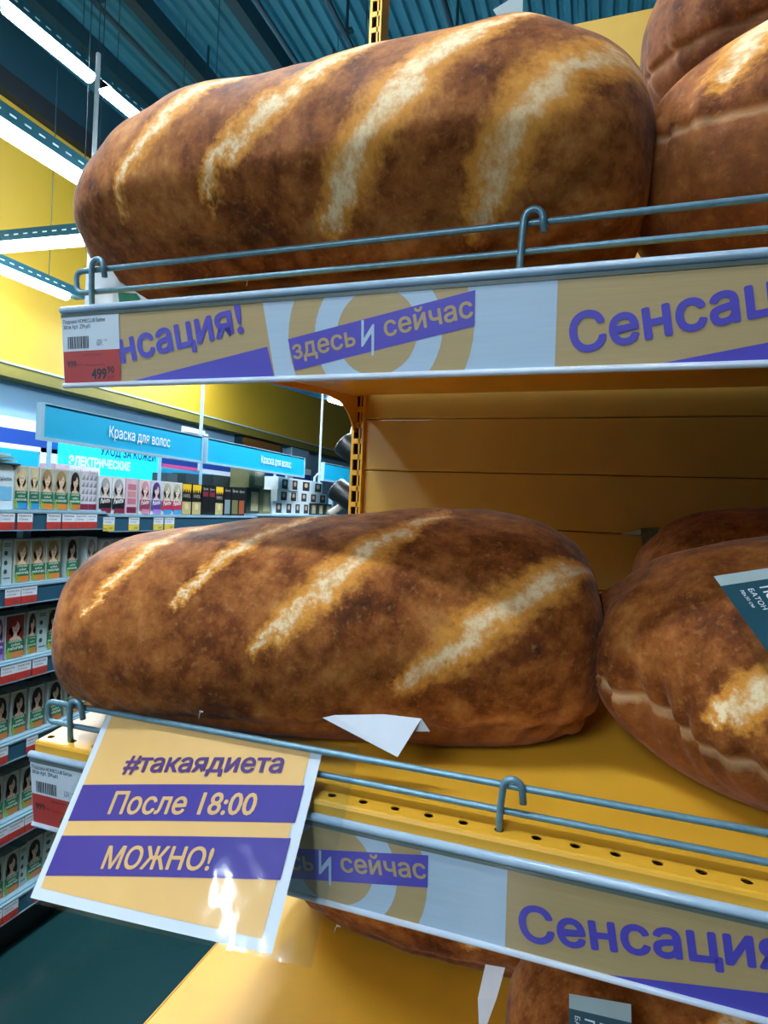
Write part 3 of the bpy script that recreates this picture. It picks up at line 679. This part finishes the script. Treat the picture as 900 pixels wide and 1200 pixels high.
# ------------------------------------------------------------------ price rails with printed banner
def price_rail(F, xl, ht, T2, label):
    """ht = rail top relative to the shelf surface; T2 = x where the tan field begins"""
    H = .100; root = thing('price_rail', label, 'price rail', F((xl + XR) / 2, -.004, ht - H), 'price rails')
    f = lambda x, h, e: F(x, -.004 - e * .3, ht + h)
    # back channel
    part('channel', F.box(MB(), xl, XR, -.004, -.0005, ht - H, ht), 'rail', root)
    mb = MB().tube([F(xl, -.0035, ht - .003), F(XR, -.0035, ht - .003)], .0048, 10); part('top_bead', mb, 'rail', root, True)
    mb = MB().tube([F(xl, -.0045, ht - H), F(XR, -.0045, ht - H)], .0036, 10); part('bottom_bead', mb, 'rail_white', root, True)
    part('top_groove', F.box(MB(), xl, XR, -.0055, -.004, ht - .0125, ht - .0085), 'groove', root)
    y0, y1 = -.0965, -.0125
    ban = part('banner', MB().poly([f(xl, y0, .0008), f(XR, y0, .0008), f(XR, y1, .0008), f(xl, y1, .0008)]), 'tan', root, label='tan paper banner with purple print')
    def poly2(P, e, m, name):
        for T in (T2 - .615, T2, T2 + .615):
            Q = [(q[0] + T, q[1]) for q in P]; Q = clip(Q, (xl, XR, y0, y1))
            if len(Q) > 2: part(name, MB().poly([f(x, h, e) for x, h in Q]), m, ban)
    cx, cz = -.189, -.053
    poly2([(-.329, y1), (-.314, y0), (0, y0), (0, y1)], .0012, 'banner_white', 'white_field')
    poly2(circle(cx, cz, .107), .0016, 'tan', 'outer_ring'); poly2(circle(cx, cz, .0739), .0020, 'banner_white', 'middle_ring'); poly2(circle(cx, cz, .0467), .0024, 'tan', 'inner_disc')
    poly2([(-.2966, -.0555), (-.288, -.0910), (-.0815, -.0525), (-.0815, -.0165)], .0028, 'purple', 'slanted_band')
    poly2([(.098, y0), (.30, y0), (.2915, y0 + .034)], .0016, 'purple', 'wedge')
    th = math.atan(.165); ex = Vector((1, 0, 0)) * math.cos(th) + F.ez * math.sin(th); ey = F.ez * math.cos(th) - Vector((1, 0, 0)) * math.sin(th)
    for T in (T2 - .615, T2, T2 + .615):
        for body, x, h, w, m, hs, bold in (('Сенсация!', .0172, -.0841, .246, 'purple', 1.0, .028), ('здесь', -.289, -.0785, .077, 'tan', 1.0, .018), ('сейчас', -.1785, -.0585, .097, 'tan', 1.0, .018)):
            if T + x > XR - .02 or T + x + w < xl: continue
            mb = letter(MB(), body, f(T + x, h, .0034), ex, ey, w, hs, bold)
            mb2 = MB()
            for fc in mb.f:                     # keep only what lies on this rail
                if all(xl < mb.v[i].x < XR for i in fc): mb2.add([mb.v[i] for i in fc], [tuple(range(len(fc)))])
            if mb2.f: part('lettering', mb2, m, ban)
        if xl < T - .2 < XR:
            z_ = [(-.2065, -.0395), (-.2035, -.0395), (-.2035, -.059), (-.1935, -.0445), (-.1915, -.0445), (-.1915, -.078), (-.1945, -.078), (-.1945, -.054), (-.2045, -.068), (-.2065, -.068)]
            part('lettering', MB().poly([f(T + x, h, .0034) for x, h in z_]), 'banner_white', ban)
    part('clear_cover', MB().poly([f(xl + .001, -.099, .013), f(XR, -.099, .013), f(XR, -.001, .013), f(xl + .001, -.001, .013)]), 'clear', root)
    return f
fu = price_rail(UP, -.674, .0, -.0456, 'price rail with purple on tan banner along the upper shelf front')
fl = price_rail(LO, -.697, -.0145, -.0694, 'price rail with purple on tan banner along the lower shelf front')
def price_tag(f, xl, label):
    w, h0, h1, hm = .092, -.0965, -.0115, -.0560
    root = thing('price_tag', label, 'price tag', f(xl + w / 2, h0, .0040), 'price tags of the loaf cushions')
    r = lambda a, b, c, d, e: MB().poly([f(xl + a, c, e), f(xl + b, c, e), f(xl + b, d, e), f(xl + a, d, e)])
    part('white_field', r(0, w, hm, h1, .0042), 'tag_white', root); part('red_field', r(0, w, h0, hm, .0042), 'tag_red', root)
    L = lambda mb, t, x, h, wd, hs=1, b=0: letter(mb, t, f(xl + x, h, .0048), (1, 0, 0), Fr.ez, wd, hs, b)
    mb = MB(); L(mb, 'Подушка HOMECLUB Батон', .002, -.0205, .068, 1.25, .015); L(mb, '30см Арт. ZM-pil1', .002, -.0275, .044, 1.25, .015)
    L(mb, '2101 / 14', .056, -.0455, .016, 1); L(mb, 'шт.', .056, -.050, .010, 1); part('lettering', mb, 'ink_blue', root)
    mb = MB(); x = .008; rnd = random.Random(3)
    while x < .043:
        b = rnd.choice((.0006, .0012, .0019)); mb.poly([f(xl + x, -.053, .0048), f(xl + x + b, -.053, .0048), f(xl + x + b, -.0375, .0048), f(xl + x, -.0375, .0048)]); x += b + rnd.choice((.0007, .0012))
    part('barcode', mb, 'ink', root)
    mb = MB(); L(mb, '999', .006, -.0765, .015, 1.1, .02); L(mb, '00 руб', .0222, -.0745, .008, 1.2); L(mb, 'Цена по карте', .033, -.0625, .030, .8); L(mb, 'Твоя выгода Много', .033, -.0755, .036, .8)
    L(mb, '499', .046, -.0925, .0235, 1.15, .03); L(mb, '90', .0715, -.0855, .0105, 1.05, .02); L(mb, 'руб', .0715, -.0925, .0095, .9); part('price_print', mb, 'ink', root)
price_tag(fu, -.6725, 'red and white price tag at the left end of the upper rail')
price_tag(fl, -.6955, 'red and white price tag on the lower rail, partly behind the hanging orange sign')

# ------------------------------------------------------------------ wire fences
def wire_fence(F, xl, hooks, label, up=0.0):
    root = thing('wire_fence', label, 'wire fence', F(-.08, .02, 0), 'wire fences')
    hb, ht, d, r = .0185 + up, .0465 + up, .0215, .0036; xr = XR - .01; cr = .009
    P = [(x, h) for x, h in arc(xl + cr, ht - cr, cr, 90, 180, 5)] + arc(xl + cr, hb + cr, cr, 180, 270, 5) + arc(xr - cr, hb + cr, cr, 270, 360, 5) + arc(xr - cr, ht - cr, cr, 0, 90, 5)
    part('wire_loop', MB().tube([F(x, d, h) for x, h in P], r, 10, True), 'wire', root, True)
    for x, dh in hooks:
        ln = .004
        path = [F(x, .0155, -.012), F(x, .0155, .010), F(x + .001, .0148, .03)] + [F(x + ln + .0085 + .0095 * math.cos(math.radians(a)) - .0, .0145, .048 + dh + .0095 * math.sin(math.radians(a))) for a in range(180, -1, -20)] + [F(x + ln + .0195, .0145, .034 + dh)]
        part('post_hook', MB().tube(path, .0037, 10), 'wire', root, True)
    return root
wire_fence(UP, -.672, [(-.642, .006), (-.0855, .006)], 'grey wire fence with cane-shaped hooks along the upper shelf front', .006)
wire_fence(LO, -.690, [(-.647, .0), (-.0814, .0)], 'grey wire fence with cane-shaped hooks along the lower shelf front')

# ------------------------------------------------------------------ loaf cushions
def bread_mat(name, slashes, side=1, scale_u=1.0, shade_value=1.0):
    m, nt, b = newmat(name); N = nt.nodes; Lk = nt.links
    def node(t, **kw):
        n = N.new(t)
        for k_, v_ in kw.items(): setattr(n, k_, v_)
        return n
    def math_(op, a, b_=None, c=None, clamp=False):
        n = node('ShaderNodeMath', operation=op, use_clamp=clamp)
        for i, q in enumerate((a, b_, c)):
            if q is None: continue
            if isinstance(q, (int, float)): n.inputs[i].default_value = q
            else: Lk.new(q, n.inputs[i])
        return n.outputs[0]
    def vec(op, a, b_=None):
        n = node('ShaderNodeVectorMath', operation=op)
        for i, q in enumerate((a, b_)):
            if q is None: continue
            if isinstance(q, (tuple, Vector)): n.inputs[i].default_value = q
            else: Lk.new(q, n.inputs[i])
        return n
    def noise_(src, sc, det=4, rough=.6):
        n = node('ShaderNodeTexNoise'); n.inputs['Scale'].default_value = sc; n.inputs['Detail'].default_value = det; n.inputs['Roughness'].default_value = rough
        Lk.new(src, n.inputs['Vector']); return n
    def ramp(src, *st):
        r = node('ShaderNodeValToRGB'); e = r.color_ramp.elements
        while len(e) < len(st): e.new(.5)
        for el, (p, c) in zip(e, st): el.position = p; el.color = (*(lin(c) if not isinstance(c, float) else (c, c, c)), 1)
        Lk.new(src, r.inputs[0]); return r.outputs[0]
    def mix(f, a, b_, mode='MIX'):
        n = node('ShaderNodeMix', data_type='RGBA', blend_type=mode)
        if isinstance(f, (int, float)): n.inputs[0].default_value = f
        else: Lk.new(f, n.inputs[0])
        for i, q in ((6, a), (7, b_)):
            if isinstance(q, str): n.inputs[i].default_value = (*lin(q), 1)
            else: Lk.new(q, n.inputs[i])
        return n.outputs[2]
    uv = node('ShaderNodeUVMap', uv_map='print').outputs[0]
    tc = node('ShaderNodeTexCoord').outputs['Object']
    n1 = noise_(tc, 9, 6, .65); n2 = noise_(tc, 34, 5, .7); n3 = noise_(tc, 120, 3, .6)
    wob = vec('SCALE', vec('SUBTRACT', noise_(uv, 22, 4, .6).outputs['Color'], (.5, .5, .5)).outputs[0]); wob.inputs['Scale'].default_value = .05
    wob2 = vec('SCALE', vec('SUBTRACT', noise_(uv, 90, 3, .7).outputs['Color'], (.5, .5, .5)).outputs[0]); wob2.inputs['Scale'].default_value = .03
    P = vec('ADD', vec('ADD', uv, wob.outputs[0]).outputs[0], wob2.outputs[0]).outputs[0]
    # mottled crust
    crust = ramp(math_('ADD', math_('MULTIPLY', n1.outputs['Fac'], .55), math_('MULTIPLY', n2.outputs['Fac'], .45)), (.35, '40200F'), (.45, '75401F'), (.56, 'A5683A'), (.68, 'C89058'))
    fleck = ramp(n3.outputs['Fac'], (.56, 0.0), (.72, 1.0))
    crust = mix(math_('MULTIPLY', fleck, .35), crust, 'C2905A')
    glow = core = None
    for (ax, ay, bx, by, w, ks) in slashes:
        A = Vector((ax, ay, 0)); D = Vector((bx - ax, by - ay, 0)); l2 = D.length_squared
        pa = vec('SUBTRACT', P, tuple(A)).outputs[0]
        h = math_('DIVIDE', vec('DOT_PRODUCT', pa, tuple(D)).outputs['Value'], l2, clamp=True)
        hv = vec('SCALE', tuple(D)); Lk.new(h, hv.inputs['Scale'])
        dist = vec('LENGTH', vec('SUBTRACT', pa, hv.outputs[0]).outputs[0]).outputs['Value']
        wid = math_('MULTIPLY_ADD', math_('SINE', math_('MULTIPLY', h, math.pi)), w * .50, w * .40)
        q = math_('DIVIDE', dist, wid)
        g = math_('SUBTRACT', 1.6, q, clamp=True); c = math_('MULTIPLY', math_('MULTIPLY', math_('SUBTRACT', .72, q, clamp=True), 1.9, clamp=True), ks)
        glow = g if glow is None else math_('MAXIMUM', glow, g); core = c if core is None else math_('MAXIMUM', core, c)
    col = crust
    if glow is not None:
        gs = ramp(glow, (.0, 0.0), (.25, .25), (.75, 1.0))
        col = mix(gs, crust, mix(n2.outputs['Fac'], 'C67C36', 'F2B264'))
        cr = math_('MULTIPLY', core, ramp(noise_(uv, 70, 5, .7).outputs['Fac'], (.30, .15), (.55, 1.0)))
        col = mix(cr, col, 'FBE6BC')
    # seam: light stitched line, plain brown underneath
    at = node('ShaderNodeAttribute', attribute_name='seam').outputs['Fac']
    under = math_('LESS_THAN', at, 0.0)
    col = mix(math_('MULTIPLY', under, .45), col, mix(n1.outputs['Fac'], '6A3A1E', '8C5A34'))
    pale = node('ShaderNodeAttribute', attribute_name='pale').outputs['Fac']
    near = math_('SUBTRACT', 1.0, math_('MULTIPLY', math_('ABSOLUTE', math_('ADD', at, math_('MULTIPLY', math_('SUBTRACT', n2.outputs['Fac'], .5), .012))), math_('MULTIPLY_ADD', pale, -150.0, 220.0)), clamp=True)
    col = mix(math_('MULTIPLY', near, pale), col, 'D9B48A')
    hs = node('ShaderNodeHueSaturation'); hs.inputs['Saturation'].default_value = 1.06; hs.inputs['Value'].default_value = shade_value; Lk.new(col, hs.inputs['Color'])  # lower value darkens the whole print to stand for shade
    Lk.new(hs.outputs[0], b.inputs['Base Color'])
    b.inputs['Roughness'].default_value = .75; b.inputs['Sheen Weight'].default_value = .15; b.inputs['Sheen Roughness'].default_value = .4
    b.inputs['Sheen Tint'].default_value = (.9, .85, .8, 1); b.inputs['Specular IOR Level'].default_value = .25
    bp = node('ShaderNodeBump'); bp.inputs['Strength'].default_value = .25; bp.inputs['Distance'].default_value = .004
    Lk.new(n2.outputs['Fac'], bp.inputs['Height']); Lk.new(bp.outputs[0], b.inputs['Normal'])
    return m
VS = .175                                        # metres of print per radian around the loaf
def loaf(label, c, yaw, base, tilt, dims, slashes, seam=(-.10, .0, 0), pale=.25, pucker=.004, seed=0, thread=None, n=150, mseg=132, shade_value=1.0, roll=0.0, uc=.22):
    a, b, h, p1, q1, p2, q2, tp = dims
    V = []; UV = []; SE = []; PA = []
    lo = -h * .78
    for i in range(n + 1):
        s = math.sin(-math.pi / 2 + math.pi * i / n); s = max(-1, min(1, s))
        R = (1 - abs(s) ** p1) ** (1 / q1) if s < 0 else (1 - abs(s) ** p2) ** (1 / q2)
        k = 1 + tp * s
        for j in range(mseg + 1):
            th = -math.pi / 2 + 2 * math.pi * j / mseg
            C, S = math.cos(th), math.sin(th); e = .85
            y = b * k * R * math.copysign(abs(C) ** e, C); z = h * k * (.35 + .65 * R) * R ** .6 * math.copysign(abs(S) ** e, S)
            if z < lo: z = lo + (z - lo) * .15
            if z < 0: y *= 1 - uc * (z / lo) ** 1.2
            x = a * s
            d = z - (seam[0] + seam[1] * y + seam[2] * x)
            # soft dents, puckers running into the seam
            f = noise.noise(Vector((x * 6 + seed * 7.3, y * 6, z * 6))) * .011 + noise.noise(Vector((x * 17, y * 17 + seed * 3.1, z * 17))) * .004
            arcl = math.atan2(y * a / b, x) * a * .9
            end = min(1, max(0, (abs(s) - .25) / .5))
            pk = math.exp(-(d / .045) ** 2) * (.35 + .65 * end)
            f += pucker * pk * (noise.noise(Vector((arcl * 42, seed * 5.7, 0))) * 1.7) - .006 * math.exp(-(d / .007) ** 2)
            rr = math.sqrt((x / a) ** 2 + (y / b) ** 2 + (z / h) ** 2) + 1e-6
            nx, ny, nz = x / a / rr, y / b / rr, z / h / rr
            if z < lo * .9: f = min(f, 0)
            V.append((x + nx * f, y + ny * f, z + nz * f * (0 if z < lo * .92 else 1)))
            UV.append((x, (th + roll) * VS)); SE.append(d); PA.append(pale)
    zm = min(v[2] for v in V)
    cy, sy = math.cos(yaw), math.sin(yaw); t = math.atan(tilt); ct, st = math.cos(t), math.sin(t)
    mb = MB()
    out = []
    for x, y, z in V:
        X, Y, Z = cy * x - sy * y, sy * x + cy * y, z - zm
        out.append((c[0] + X, c[1] + Y * ct - Z * st, base + Y * st + Z * ct))
    w = mseg + 1
    mb.add(out, [(i * w + j, (i + 1) * w + j, (i + 1) * w + j + 1, i * w + j + 1) for i in range(n) for j in range(mseg)])
    mt = bread_mat('bread_print', slashes, shade_value=shade_value)
    b0 = Vector((c[0], c[1], base))
    root = thing('loaf_cushion', label, 'cushion', b0, 'loaf-shaped cushions')
    me = mesh_of('cover', mb, mt, b0, True)
    uvl = me.uv_layers.new(name='print')
    for lp in me.loops: uvl.data[lp.index].uv = UV[lp.vertex_index]
    me.attributes.new('seam', 'FLOAT', 'POINT').data.foreach_set('value', SE)
    me.attributes.new('pale', 'FLOAT', 'POINT').data.foreach_set('value', PA)
    o = bpy.data.objects.new('cover', me); COL.objects.link(o); o.parent = root
    return root, out
R_ = math.radians
def sl(s0, t0, s1, t1, w, a, k=1.0): return (s0 * a, R_(t0) * VS, s1 * a, R_(t1) * VS, w, k)
surf_z = lambda F, y: F.zs + (y - .63) * .108
aU = .394; aL = .38
loaf_up, pts_up = loaf('largest loaf cushion on the upper shelf, brightly lit from above', (-.358, .806), -.023, surf_z(UP, .806) + .0015, .108, (.396, .199, .165, 3.867, 2.011, 4.871, 3.603, .018),
     [sl(-.56, 184, -.1, 120, .020, aU), sl(-.21, 185, .42, 118, .022, aU), sl(.14, 198, .72, 128, .028, aU), sl(.55, 204, 1.0, 135, .028, aU, .75)], seam=(-.108, 0, 0), seed=1, uc=.52)
loaf_lo, pts_lo = loaf('loaf cushion on the lower shelf behind the hanging orange sign', (-.376, .869), .33, surf_z(LO, .869) + .0015, .108, (.38, .195, .157, 5.0, 2.956, 4.572, 4.31, .15),
     [sl(-.78, 160, -.42, 60, .016, aL), sl(-.47, 155, .05, 65, .016, aL), sl(-.18, 177, .45, 92, .024, aL), sl(.28, 186, .95, 128, .028, aL, .9)], seam=(-.090, 0, 0), seed=2, pale=.12, pucker=.006, uc=.06)
dims = (.39, .185, .163, 3.9, 2.6, 4.2, 3.2, 0)
gen = lambda a: [sl(-.62, 175, -.2, 90, .02, a), sl(-.25, 185, .3, 85, .025, a), sl(.1, 190, .6, 95, .028, a), sl(.5, 190, .9, 120, .028, a)]
loaf('loaf cushion at the right edge of the lower shelf with a dark teal tag', (.395, .845), -.12, surf_z(LO, .845) + .0015, .108, (.39, .19, .165, 3.2, 2.4, 4.2, 3.2, 0),
     [sl(-.64, 180, -.28, 150, .026, .39)] + gen(.39)[2:], seam=(.01, .36, 0), seed=5, pale=.8, pucker=.020, uc=.05)
loaf('dark loaf cushion at the back of the lower shelf, half behind the tagged one', (.46, 1.29), .0, surf_z(LO, 1.29) + .0015, .108, dims, gen(.39), seed=9)
loaf('loaf cushion at the right edge of the upper shelf with a curved seam', (.408, .835), .0, surf_z(UP, .835) + .0015, .108, (.39, .185, .163, 3.2, 2.4, 4.2, 3.2, 0),
     [sl(-.78, 160, -.62, 120, .034, .39)] + gen(.39)[2:], seam=(.03, .12, 0), seed=11, pale=.4, pucker=.008, uc=.06)
loaf('loaf cushion at the back of the upper shelf beneath a stacked one', (.47, 1.24), 0, surf_z(UP, 1.24) + .0015, .108, dims, gen(.39), seed=13)
loaf('shade-darkened loaf cushion stacked highest at the upper right corner', (.43, 1.10), 0, surf_z(UP, 1.12) + .315, .108, dims, gen(.39), seam=(-.05, .0, 0), seed=15, shade_value=.6, uc=.1)  # print darkened to stand for the shade around this loaf
loaf('loaf cushion at the back of the bottom deck under the lower rail', (-.22, 1.265), 0, DECKZ + .0015, 0, dims, gen(.39), seed=17, pale=.2)
loaf('loaf cushion at the front right of the bottom deck with a dark tag', (.30, .93), .1, DECKZ + .0015, 0, dims, gen(.39), seed=19)

# ------------------------------------------------------------------ hanging paper sign in a clear sleeve
TL, TR = Vector((-.5955, .6515, -.2825)), Vector((-.2855, .6515, -.2785))
BL, BR = Vector((-.5955, .545, -.4605)), Vector((-.2855, .548, -.4425))
def S(a, b, e=0.0):                              # a across 0..1, b down 0..1, e towards the viewer
    p = (TL * (1 - a) + TR * a) * (1 - b) + (BL * (1 - a) + BR * a) * b
    nrm = Vector((0, -.86, -.51)) * -1
    bow = math.sin(math.pi * a) * b * .006
    return p + Vector((0, -.86, .5)) * (e + bow)
def srect(a0, a1, b0, b1, e, n=12):
    mb = MB(); P = []
    for i in range(n + 1):
        for j in range(5): P.append(S(a0 + (a1 - a0) * i / n, b0 + (b1 - b0) * j / 4, e))
    return mb.add(P, [(i * 5 + j, (i + 1) * 5 + j, (i + 1) * 5 + j + 1, i * 5 + j + 1) for i in range(n) for j in range(4)])
root = thing('hanging_sign', 'orange paper sign with two purple bands in a clear sleeve hanging from the lower fence', 'sign', (-.44, .6, -.46))
sheet = part('sheet', srect(0, 1, 0, 1, 0), 'paper', root, True)
SHB = .225                                       # the print runs askew on the sheet
def band(b0, b1, e, n=16):
    P = []; a0, a1 = .03, .965
    for i in range(n + 1):
        a = a0 + (a1 - a0) * i / n
        for j in range(5): P.append(S(a, b0 + (b1 - b0) * j / 4 - SHB * a, e))
    return MB().add(P, [(i * 5 + j, (i + 1) * 5 + j, (i + 1) * 5 + j + 1, i * 5 + j + 1) for i in range(n) for j in range(4)])
part('orange_field', srect(.03, .955, -.0, .945, .0005), 'sign_tan', sheet, True)
part('purple_band', band(.415, .612, .0010), 'sign_purple', sheet, True)
part('purple_band', band(.690, .893, .0010), 'sign_purple', sheet, True)
def stext(body, a0, a1, b, hs, bold, m, shear=0.0):
    v, f, w = glyphs(body, bold, shear); k = (a1 - a0) / w
    ratio = (TR - TL).length / (BL - TL).length
    mb = MB().add([S(a0 + p.x * k, b - SHB * (a0 + p.x * k) - p.y * k * ratio * hs, .0015 + p.z) for p in v], f); part('lettering', mb, m, sheet)
stext('#такаядиета', .19, .86, .345, .88, .022, 'sign_text', .0)
stext('После 18:00', .20, .80, .575, 1.0, .018, 'sign_cream', .0)
stext('МОЖНО!', .265, .695, .855, 1.0, .020, 'sign_cream', .0)
slv = srect(-.012, 1.14, -.055, 1.02, .0028, 24); part('sleeve_front', slv, 'sleeve', root, True)
part('sleeve_back', srect(-.012, 1.14, -.055, 1.02, -.0012, 12), 'sleeve', root, True)

# ------------------------------------------------------------------ small papers, tags, threads
def card(name, pts, thick, m, label, cat, group=None):
    P = [Vector(p) for p in pts]; nrm = (P[1] - P[0]).cross(P[2] - P[0]).normalized()
    if nrm.y > 0: nrm = -nrm
    return solo(name, MB().prism(P, nrm * thick), m, label, cat, group)
# folded white paper on the lower loaf
def pt(u, v, y): return on(u, v, 1, y)
root = thing('folded_paper', 'folded white paper label in front of the lower loaf cushion', 'paper', pt(440, 880, .668))
part('main_flap', MB().prism([pt(378, 841, .668), pt(392, 838, .668), pt(450, 837, .672), pt(494, 842, .672), pt(466, 887, .662)], Vector((0, -.0006, 0))), 'paper', root)
part('turned_corner', MB().prism([pt(494, 842, .6715), pt(504, 857, .676), pt(487, 857, .676)], Vector((0, -.0006, 0))), 'tag_white', root)
# teal tag on the right lower loaf
A, B, C, D_ = pt(836, 676, .655), pt(906, 668, .685), pt(960, 790, .655), pt(905, 770, .645)
root = thing('product_tag', 'dark teal product tag with white lettering on the right lower loaf cushion', 'tag', A)
ex = (pt(905, 772, .60) - A).normalized(); B = ray(902, 666); B = B * (A.dot(ex) / B.dot(ex)); ey = (B - A).normalized(); nn = ex.cross(ey)
if nn.y > 0: nn = -nn
q = lambda a, b, e=0: A + ex * a + ey * b + nn * e
part('card', MB().prism([q(0, 0), q(.17, 0), q(.17, .09), q(0, .09)], nn * .0006), 'teal_tag', root)
part('hanging_strip', MB().poly([q(-.0, 0, .0009), q(.012, 0, .0009), q(.012, .09, .0009), q(0, .09, .0009)]), 'teal_tag_light', root)
mb = MB(); letter(mb, 'НОВИНКА', q(.020, .052, .0012), ex, ey, .10, 1.0, .01); letter(mb, 'ПОДУШКА ДЕКОР', q(.020, .034, .0012), ex, ey, .10, 1.1, .02); letter(mb, 'БАТОН', q(.020, .022, .0012), ex, ey, .024, 1, .0); letter(mb, '70х30 см', q(.020, .014, .0012), ex, ey, .02, 1, 0)
part('lettering', mb, 'paper', root)
# tag on the front right deck loaf
A = pt(667, 1164, .70); ex = Vector((1, 0, 0)); ey = Vector((.05, -.35, -1)).normalized(); nn = Vector((0, -.94, .33))
q = lambda a, b, e=0: A + ex * a + ey * b + nn * e
root = thing('product_tag', 'dark teal product tag at the bottom edge under the lower rail', 'tag', q(.03, .09))
part('card', MB().prism([q(0, 0), q(.062, -.006), q(.062, .12), q(0, .12)], nn * .0006), 'teal_tag', root)
part('hanging_strip', MB().poly([q(0, -.0, .001), q(.062, -.006, .001), q(.062, .010, .001), q(0, .013, .001)]), 'teal_tag_light', root)
mb = MB(); letter(mb, 'НОВИНКА', q(.031, .018, .0014), ey, -ex * -1, .09, 1, .01); letter(mb, 'ПОДУШКА', q(.016, .018, .0014), ey, ex, .07, 1, .01); letter(mb, 'БАТОН', q(.006, .018, .0014), ey, ex, .024, 1); part('lettering', mb, 'paper', root)
# white strip hanging by the deck loaves
card('paper_strip', [pt(569, 1130, .93), pt(592, 1134, .93), pt(582, 1170, .91), pt(562, 1225, .89), pt(560, 1170, .91)], .0006, 'paper', 'white fabric care strip hanging below the lower rail', 'label')
# pale tag seen through the upper wire loop
root = thing('care_label', 'pale care label with green mark under the left end of the upper loaf cushion', 'label', pt(150, 350, .70))
part('card', MB().prism([pt(101, 312, .68), pt(128, 312, .68), pt(140, 330, .68), pt(175, 352, .68), pt(175, 362, .68), pt(99, 364, .68)], Vector((0, .0006, 0))), 'tag_white', root)
part('green_mark', MB().poly([pt(138, 342, .679), pt(160, 344, .679), pt(165, 350, .679), pt(156, 357, .679), pt(140, 357, .679)]), 'green', root)
# grey paper scrap on the back panel joint
root = thing('paper_scrap', 'torn grey scrap stuck in the back panel joint beside the dark loaf cushion', 'scrap', pt(762, 650, 1.66))
part('flap', MB().prism([pt(729, 626, 1.672), pt(752, 619, 1.66), pt(772, 618, 1.655), pt(771, 634, 1.655), pt(765, 652, 1.66), pt(753, 645, 1.665), pt(752, 628, 1.668)], Vector((0, -.002, 0))), 'scrap', root)
part('torn_edge', MB().prism([pt(727, 626, 1.670), pt(751, 620, 1.655), pt(751, 627, 1.656)], Vector((0, -.002, 0))), 'teal_tag_light', root)
# grey tag corner on top of the upper loaf
card('swing_tag', [pt(578, 12, .735), pt(602, -3, .735), pt(613, -3, .735), pt(612, 26, .735), pt(588, 28, .735)], .0008, 'teal_tag_light', 'small grey swing tag sticking up behind the top of the upper loaf cushion', 'tag')
# plastic tag threads
for (u, v, y, lab) in ((289, 335, .662, 'in front of the upper loaf cushion above the rail'), (233, 842, .664, 'at the lower loaf cushion above the orange sign'), (392, 1092, 1.10, 'on the deck loaf cushion below the lower rail')):
    p = pt(u, v, y)
    s = .6 + .4 * (y > 1)
    root = thing('tag_thread', 'small clear plastic tag thread ' + lab, 'thread', p, 'plastic tag threads')
    part('stem', MB().tube([p, p + Vector((.004, -.004, .012)) * s, p + Vector((.010, -.006, .018)) * s], .0007, 6), 'thread', root)
    part('cross_end', MB().tube([p + Vector((.006, -.006, .019)) * s, p + Vector((.014, -.006, .017)) * s], .0010, 6), 'thread', root)
# blue clip at the upper right
card('blue_clip', [pt(759, 49, 1.66), pt(766, 47, 1.66), pt(766, 56, 1.66), pt(759, 56, 1.66)], .01, 'navy', 'tiny blue clip on the yellow back panel by the stacked loaf cushion', 'clip')
# black cups on white arms behind the upright
for (c0, c1, r, lab) in (((408, 547), (398, 521), .038, 'upper'), ((404, 590), (392, 571), .036, 'lower')):
    a = pt(421 if lab == 'upper' else 416, 536 if lab == 'upper' else 590, 1.90); b = pt(402 if lab == 'upper' else 393, 519 if lab == 'upper' else 572, 1.90)
    ax = (b - a).normalized()
    root = thing('swivel_fitting', '%s black cylindrical fitting on a white arm behind the yellow upright' % lab, 'fitting', a, 'black fittings behind the upright')
    part('cup', MB().tube([a, a + ax * .012, b - ax * .006, b], [r * .96, r * 1.0, r * 1.12, r * 1.05], 24), 'black', root, True)
    if lab == 'upper': arm = [pt(416, 500, 1.93), pt(412, 515, 1.93), pt(414, 540, 1.94), pt(420, 556, 1.95)]
    else: arm = [pt(414, 572, 1.93), pt(408, 584, 1.93), pt(399, 594, 1.92), pt(386, 602, 1.90)]
    part('mount', MB().tube([arm[0], Vector((-.655, YB + .04, arm[0].z + .01))], .006, 8), 'white_plastic', root)
    part('arm', MB().tube(arm, .012, 10), 'white_plastic', root, True)
